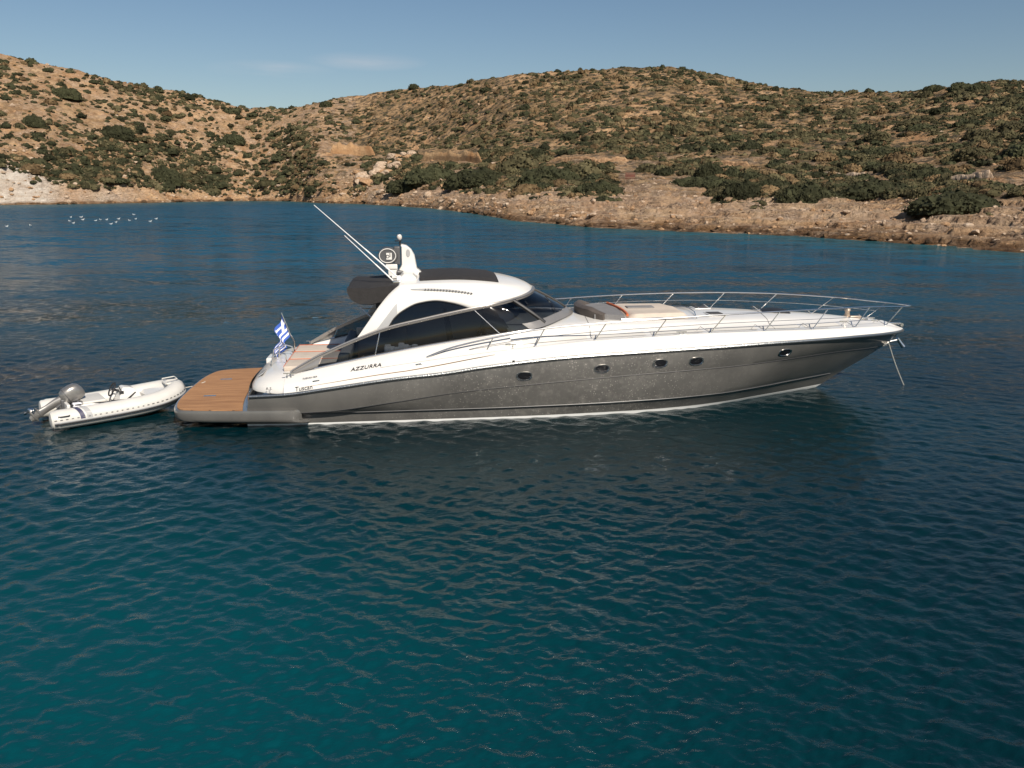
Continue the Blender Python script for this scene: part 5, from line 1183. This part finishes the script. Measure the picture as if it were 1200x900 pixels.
def belt(name, ang, w, m_, dashed=False, rad_=1.0):
    """strip following the outside of the tube at angle ang (0 = outward, negative = below)"""
    mbb = MB(); pts = []
    for i in range(5, n-5):
        p = mid[i]; d = (mid[i+1]-mid[i-1]).normalized(); out = d.cross(Vector((0, 0, 1))).normalized(); pts.append(p+(out*math.cos(ang)+Vector((0, 0, 1))*math.sin(ang))*rr[i]*rad_)
    if not dashed: mbb.tube(pts, w, 6); return mbb.build(name, m_, tube_o)
    L_ = 0; seg = []
    fine = spline(pts, 8)
    on = []; acc_ = 0
    for a, b in zip(fine, fine[1:]):
        acc_ += (b-a).length
        if (acc_ % .12) < .06: on.append(b)
        elif on:
            if len(on) > 1: mbb.tube(on, w, 5)
            on = []
    return mbb.build(name, m_, tube_o)
belt("rubbing_strake", R(-7), .020, M['gelcoat_grey']); belt("strake_line", R(-15), .016, M['black'], rad_=1.07); belt("patch_row", R(9), .013, M['dark_grey'], dashed=True)
# navy and grey bands at the stern of the near tube
for s in (-1, 1):
    for (x0, x1, m_) in ((-1.16, -1.06, mat("navy_band", (.045, .045, .09), .5)), (-1.02, -.90, M['gelcoat_grey'])):
        mb = MB(); rows = []
        for x in np.linspace(x0, x1, 4): rows.append([(x+.12*math.cos(a), s*(.65)+.237*math.cos(a)*s, .25+.237*math.sin(a)) for a in np.linspace(R(0), R(150), 12)])
        mb.grid(rows); mb.build("tube_band", m_, tube_o)
    mb = MB(); mb.box((-1.38, s*.84, .33), (.26, .05, .05), Matrix.Rotation(R(-20*s), 3, 'X'), bev=.015); mb.tube([(-1.5, s*.86, .37), (-1.46, s*.90, .37), (-1.30, s*.90, .37), (-1.26, s*.86, .37)], .012, 6); mb.build("grab_handle", M['dark_grey'], tube_o)
    mb = MB(); mb.box((.42, s*.80, .39), (.22, .05, .045), Matrix.Rotation(R(-25*s), 3, 'X'), bev=.015); mb.build("grab_handle", M['dark_grey'], tube_o)
# rigid hull and floor
mb = MB(); rows = []
for x in np.linspace(-1.25, 1.42, 16):
    w = np.interp(x, [-1.25, .4, .9, 1.2, 1.42], [.58, .56, .42, .22, .02]); z = np.interp(x, [-1.25, .4, 1.0, 1.42], [-.12, -.10, .10, .38]); rows.append([(x, w, max(.10, z+.05)), (x, w*.75, z*.5+.02), (x, 0, z-.06), (x, -w*.75, z*.5+.02), (x, -w, max(.10, z+.05))])
mb.grid(rows); mb.build("rigid_hull", M['gelcoat'], tender)
mb = MB(); rows = []
for x in np.linspace(-1.15, 1.2, 10): w = np.interp(x, [-1.15, .4, .9, 1.2], [.50, .50, .36, .16]); rows.append([(x, w, .17), (x, -w, .17)])
mb.grid(rows); mb.build("floor", M['gelcoat_grey'], tender)
mb = MB(); mb.box((-1.2, 0, .32), (.07, 1.0, .42), bev=.02); mb.build("transom", M['gelcoat'], tender)
mb = MB(); mb.box((-.62, -.02, .36), (.62, .86, .22), bev=.05); st_ = mb.build("seat", M['gelcoat'], tender)
mb = MB(); mb.box((-.62, -.02, .49), (.52, .80, .07), bev=.03); mb.build("cushion", M['pvc'], st_)
mb = MB(); rows = []
for (x0, x1, z, w) in ((-.10, .52, .17, .27), (-.06, .50, .40, .26), (.0, .44, .56, .23), (.06, .32, .68, .19), (.10, .24, .71, .15)):
    rows.append([(x0, -w-.06, z), (x0, w-.06, z), (x1, w*.8-.06, z*.96), (x1, -w*.8-.06, z*.96)])
mb.grid(rows, closed=True); k = len(mb.v)-4; mb.f.append((k, k+1, k+2, k+3)); mb.m.append(0); con = mb.build("console", M['gelcoat'], tender, auto=30)
cbv = con.modifiers.new("soft", 'BEVEL'); cbv.width = .03; cbv.segments = 3
mb = MB(); rw = Matrix.Rotation(R(-62), 3, 'Y'); c0 = Vector((-.14, -.06, .66)); mb.tube([c0+rw @ Vector((.17*math.cos(a), .17*math.sin(a), 0)) for a in [q*math.pi/12 for q in range(25)]], .018, 8, cap=False)
for a in (0, 2.1, 4.2): mb.tube([c0, c0+rw @ Vector((.17*math.cos(a), .17*math.sin(a), 0))], .010, 5)
mb.tube([c0, (.06, -.06, .58)], .03, 8); mb.build("steering_wheel", M['black'], con)
mb = MB(); mb.box((.02, -.29, .60), (.10, .04, .07), bev=.01); mb.tube([(.02, -.30, .62), (-.03, -.30, .76)], .012, 6); mb.build("throttle_lever", M['black'], con)
mb = MB(); rows = []
for (x, z, w) in ((.62, .18, .40), (.60, .38, .40), (.68, .46, .36), (1.08, .50, .20), (1.12, .40, .18)): rows.append([(x, -w, z), (x+.02, 0, z+.01), (x, w, z)])
mb.grid(rows); bl = mb.build("bow_locker", M['gelcoat'], tender)
mb = MB(); mb.box((1.25, 0, .62), (.30, .34, .05), bev=.015); mb.tube([(1.12, -.18, .62), (1.12, -.18, .70), (1.40, -.16, .72), (1.42, .16, .72), (1.12, .18, .70), (1.12, .18, .62)], .014, 6); mb.build("bow_step", M['pvc'], tender)
# grab ropes and clutter in the cockpit
mb = MB(); mb.tube([Vector((-.9+1.9*t, -.42+.03*math.sin(t*19), .47-.03*math.sin(t*25)**2-.05*t+(.05 if t > .8 else 0))) for t in np.linspace(0, 1, 40)], .012, 6); mb.build("lifeline", M['rope'], tender)
mb = MB(); mb.tube([Vector((-.35+.02*q, .1+.12*math.cos(q*1.1), .21+.012*math.sin(q*2.3))) for q in range(34)], .014, 6); mb.build("coiled_rope", M['rope'], tender)
for a_, b_, nm in (((-1.15, -.30, .46), (-.25, -.50, .46), "paddle"),):
    mb = MB(); a_, b_ = Vector(a_), Vector(b_); mb.tube([a_, b_], .018, 7); mb.box(b_+Vector((.12, -.02, 0)), (.30, .14, .025), Matrix.Rotation(R(-12), 3, 'Z'), bev=.01); mb.build(nm, M['black'], tender)
mb = MB(); mb.box((.42, .0, .22), (.12, .3, .08), bev=.02); mb.tube([(-.1, -.45, .30), (.35, -.25, .55)], .016, 6); mb.build("console_brace", M['black'], tender)
# outboard engine, tilted up
eng = MB(); tilt = Matrix.Rotation(R(62), 4, 'Y') @ Matrix.Scale(.9, 4); org = Vector((-1.20, -.02, .46))
def E3(x, y, z): q = tilt @ Vector((x, y, z)); return org+q
rows = []
for (z, cx, a0, b0) in ((-.02, -.10, .10, .09), (.04, -.12, .20, .15), (.16, -.13, .235, .175), (.32, -.13, .24, .18), (.46, -.12, .225, .17), (.54, -.10, .17, .135), (.58, -.08, .07, .06), (.585, -.08, 0, 0)):
    rows.append([E3(cx+a0*math.copysign(abs(math.cos(t))**.75, math.cos(t)), b0*math.copysign(abs(math.sin(t))**.75, math.sin(t)), z) for t in [k*math.pi/12 for k in range(24)]])
eng.grid(rows, closed=True); ob_ = eng.build("outboard_engine", M['engine'], tender, auto=50)
mb = MB(); rows = []
for (z, cx, a0, b0) in ((.0, -.12, .14, .10), (-.18, -.15, .11, .065), (-.38, -.15, .095, .045), (-.58, -.15, .10, .035), (-.62, -.17, .17, .06), (-.66, -.15, .10, .04), (-.80, -.14, .10, .045), (-.88, -.13, .07, .02)):
    rows.append([E3(cx+a0*math.cos(t), b0*math.sin(t), z) for t in [k*math.pi/8 for k in range(16)]])
mb.grid(rows, closed=True); mb.build("drive_leg", M['engine'], ob_)
mb = MB(); mb.tube([E3(.02, 0, -.76), E3(-.10, 0, -.76), E3(-.30, 0, -.76), E3(-.36, 0, -.76)], [.01, .055, .05, .02], 10); mb.build("gearcase", M['engine'], ob_)
mb = MB()
for q in range(3):
    a = q*2.094+.5; r1 = Vector((0, math.cos(a), math.sin(a))); r2 = Vector((0, -math.sin(a), math.cos(a)))
    P_ = [Vector((-.33, 0, -.76))+r1*.03, Vector((-.30, 0, -.76))+r1*.14+r2*.05, Vector((-.34, 0, -.76))+r1*.17, Vector((-.38, 0, -.76))+r1*.13-r2*.04]
    k = len(mb.v); mb.v += [tuple(E3(*p)) for p in P_]; mb.f.append((k, k+1, k+2, k+3)); mb.m.append(0)
mb.tube([E3(-.30, 0, -.76), E3(-.40, 0, -.76)], [.04, .02], 8); pp = mb.build("propeller", M['chrome'], ob_); solidify(pp, .012, 0)
mb = MB(); mb.tube([E3(-.13+.245*math.cos(t), .185*math.sin(t), .14) for t in [k*math.pi/14 for k in range(29)]], .010, 5, cap=False); mb.build("cowling_seam", M['dark_grey'], ob_)
mb = MB(); mb.box((-1.22, -.02, .42), (.16, .26, .34), bev=.03); mb.tube([(-1.18, -.1, .55), (-1.40, -.08, .40)], .03, 8); mb.tube([(-1.18, .1, .55), (-1.40, .08, .40)], .03, 8); mb.build("clamp_bracket", M['dark_grey'], ob_)
mb = MB(); mb.tube([(-1.12, -.18, .50), (-.95, -.30, .56), (-.8, -.34, .46), (-.78, -.34, .30)], .022, 8); mb.build("control_cable", M['black'], ob_)
mb = MB(); mb.box((-.98, -.22, .40), (.20, .24, .22), bev=.03); mb.build("fuel_tank", M['towel'], tender)
mb = MB(); mb.tube([(1.4, 0, .46), (1.62, .05, .40), (1.9, .02, .42), (2.15, -.02, .50)], .012, 6); mb.build("painter_rope", M['rope'], tender)
lettering("HIGHFIELD", "tube_lettering", Vector((-.42, -.65-.205, .335)), .085, (1, 0, 0), (0, .35, 1), tender, M['gelcoat_grey']) if False else None
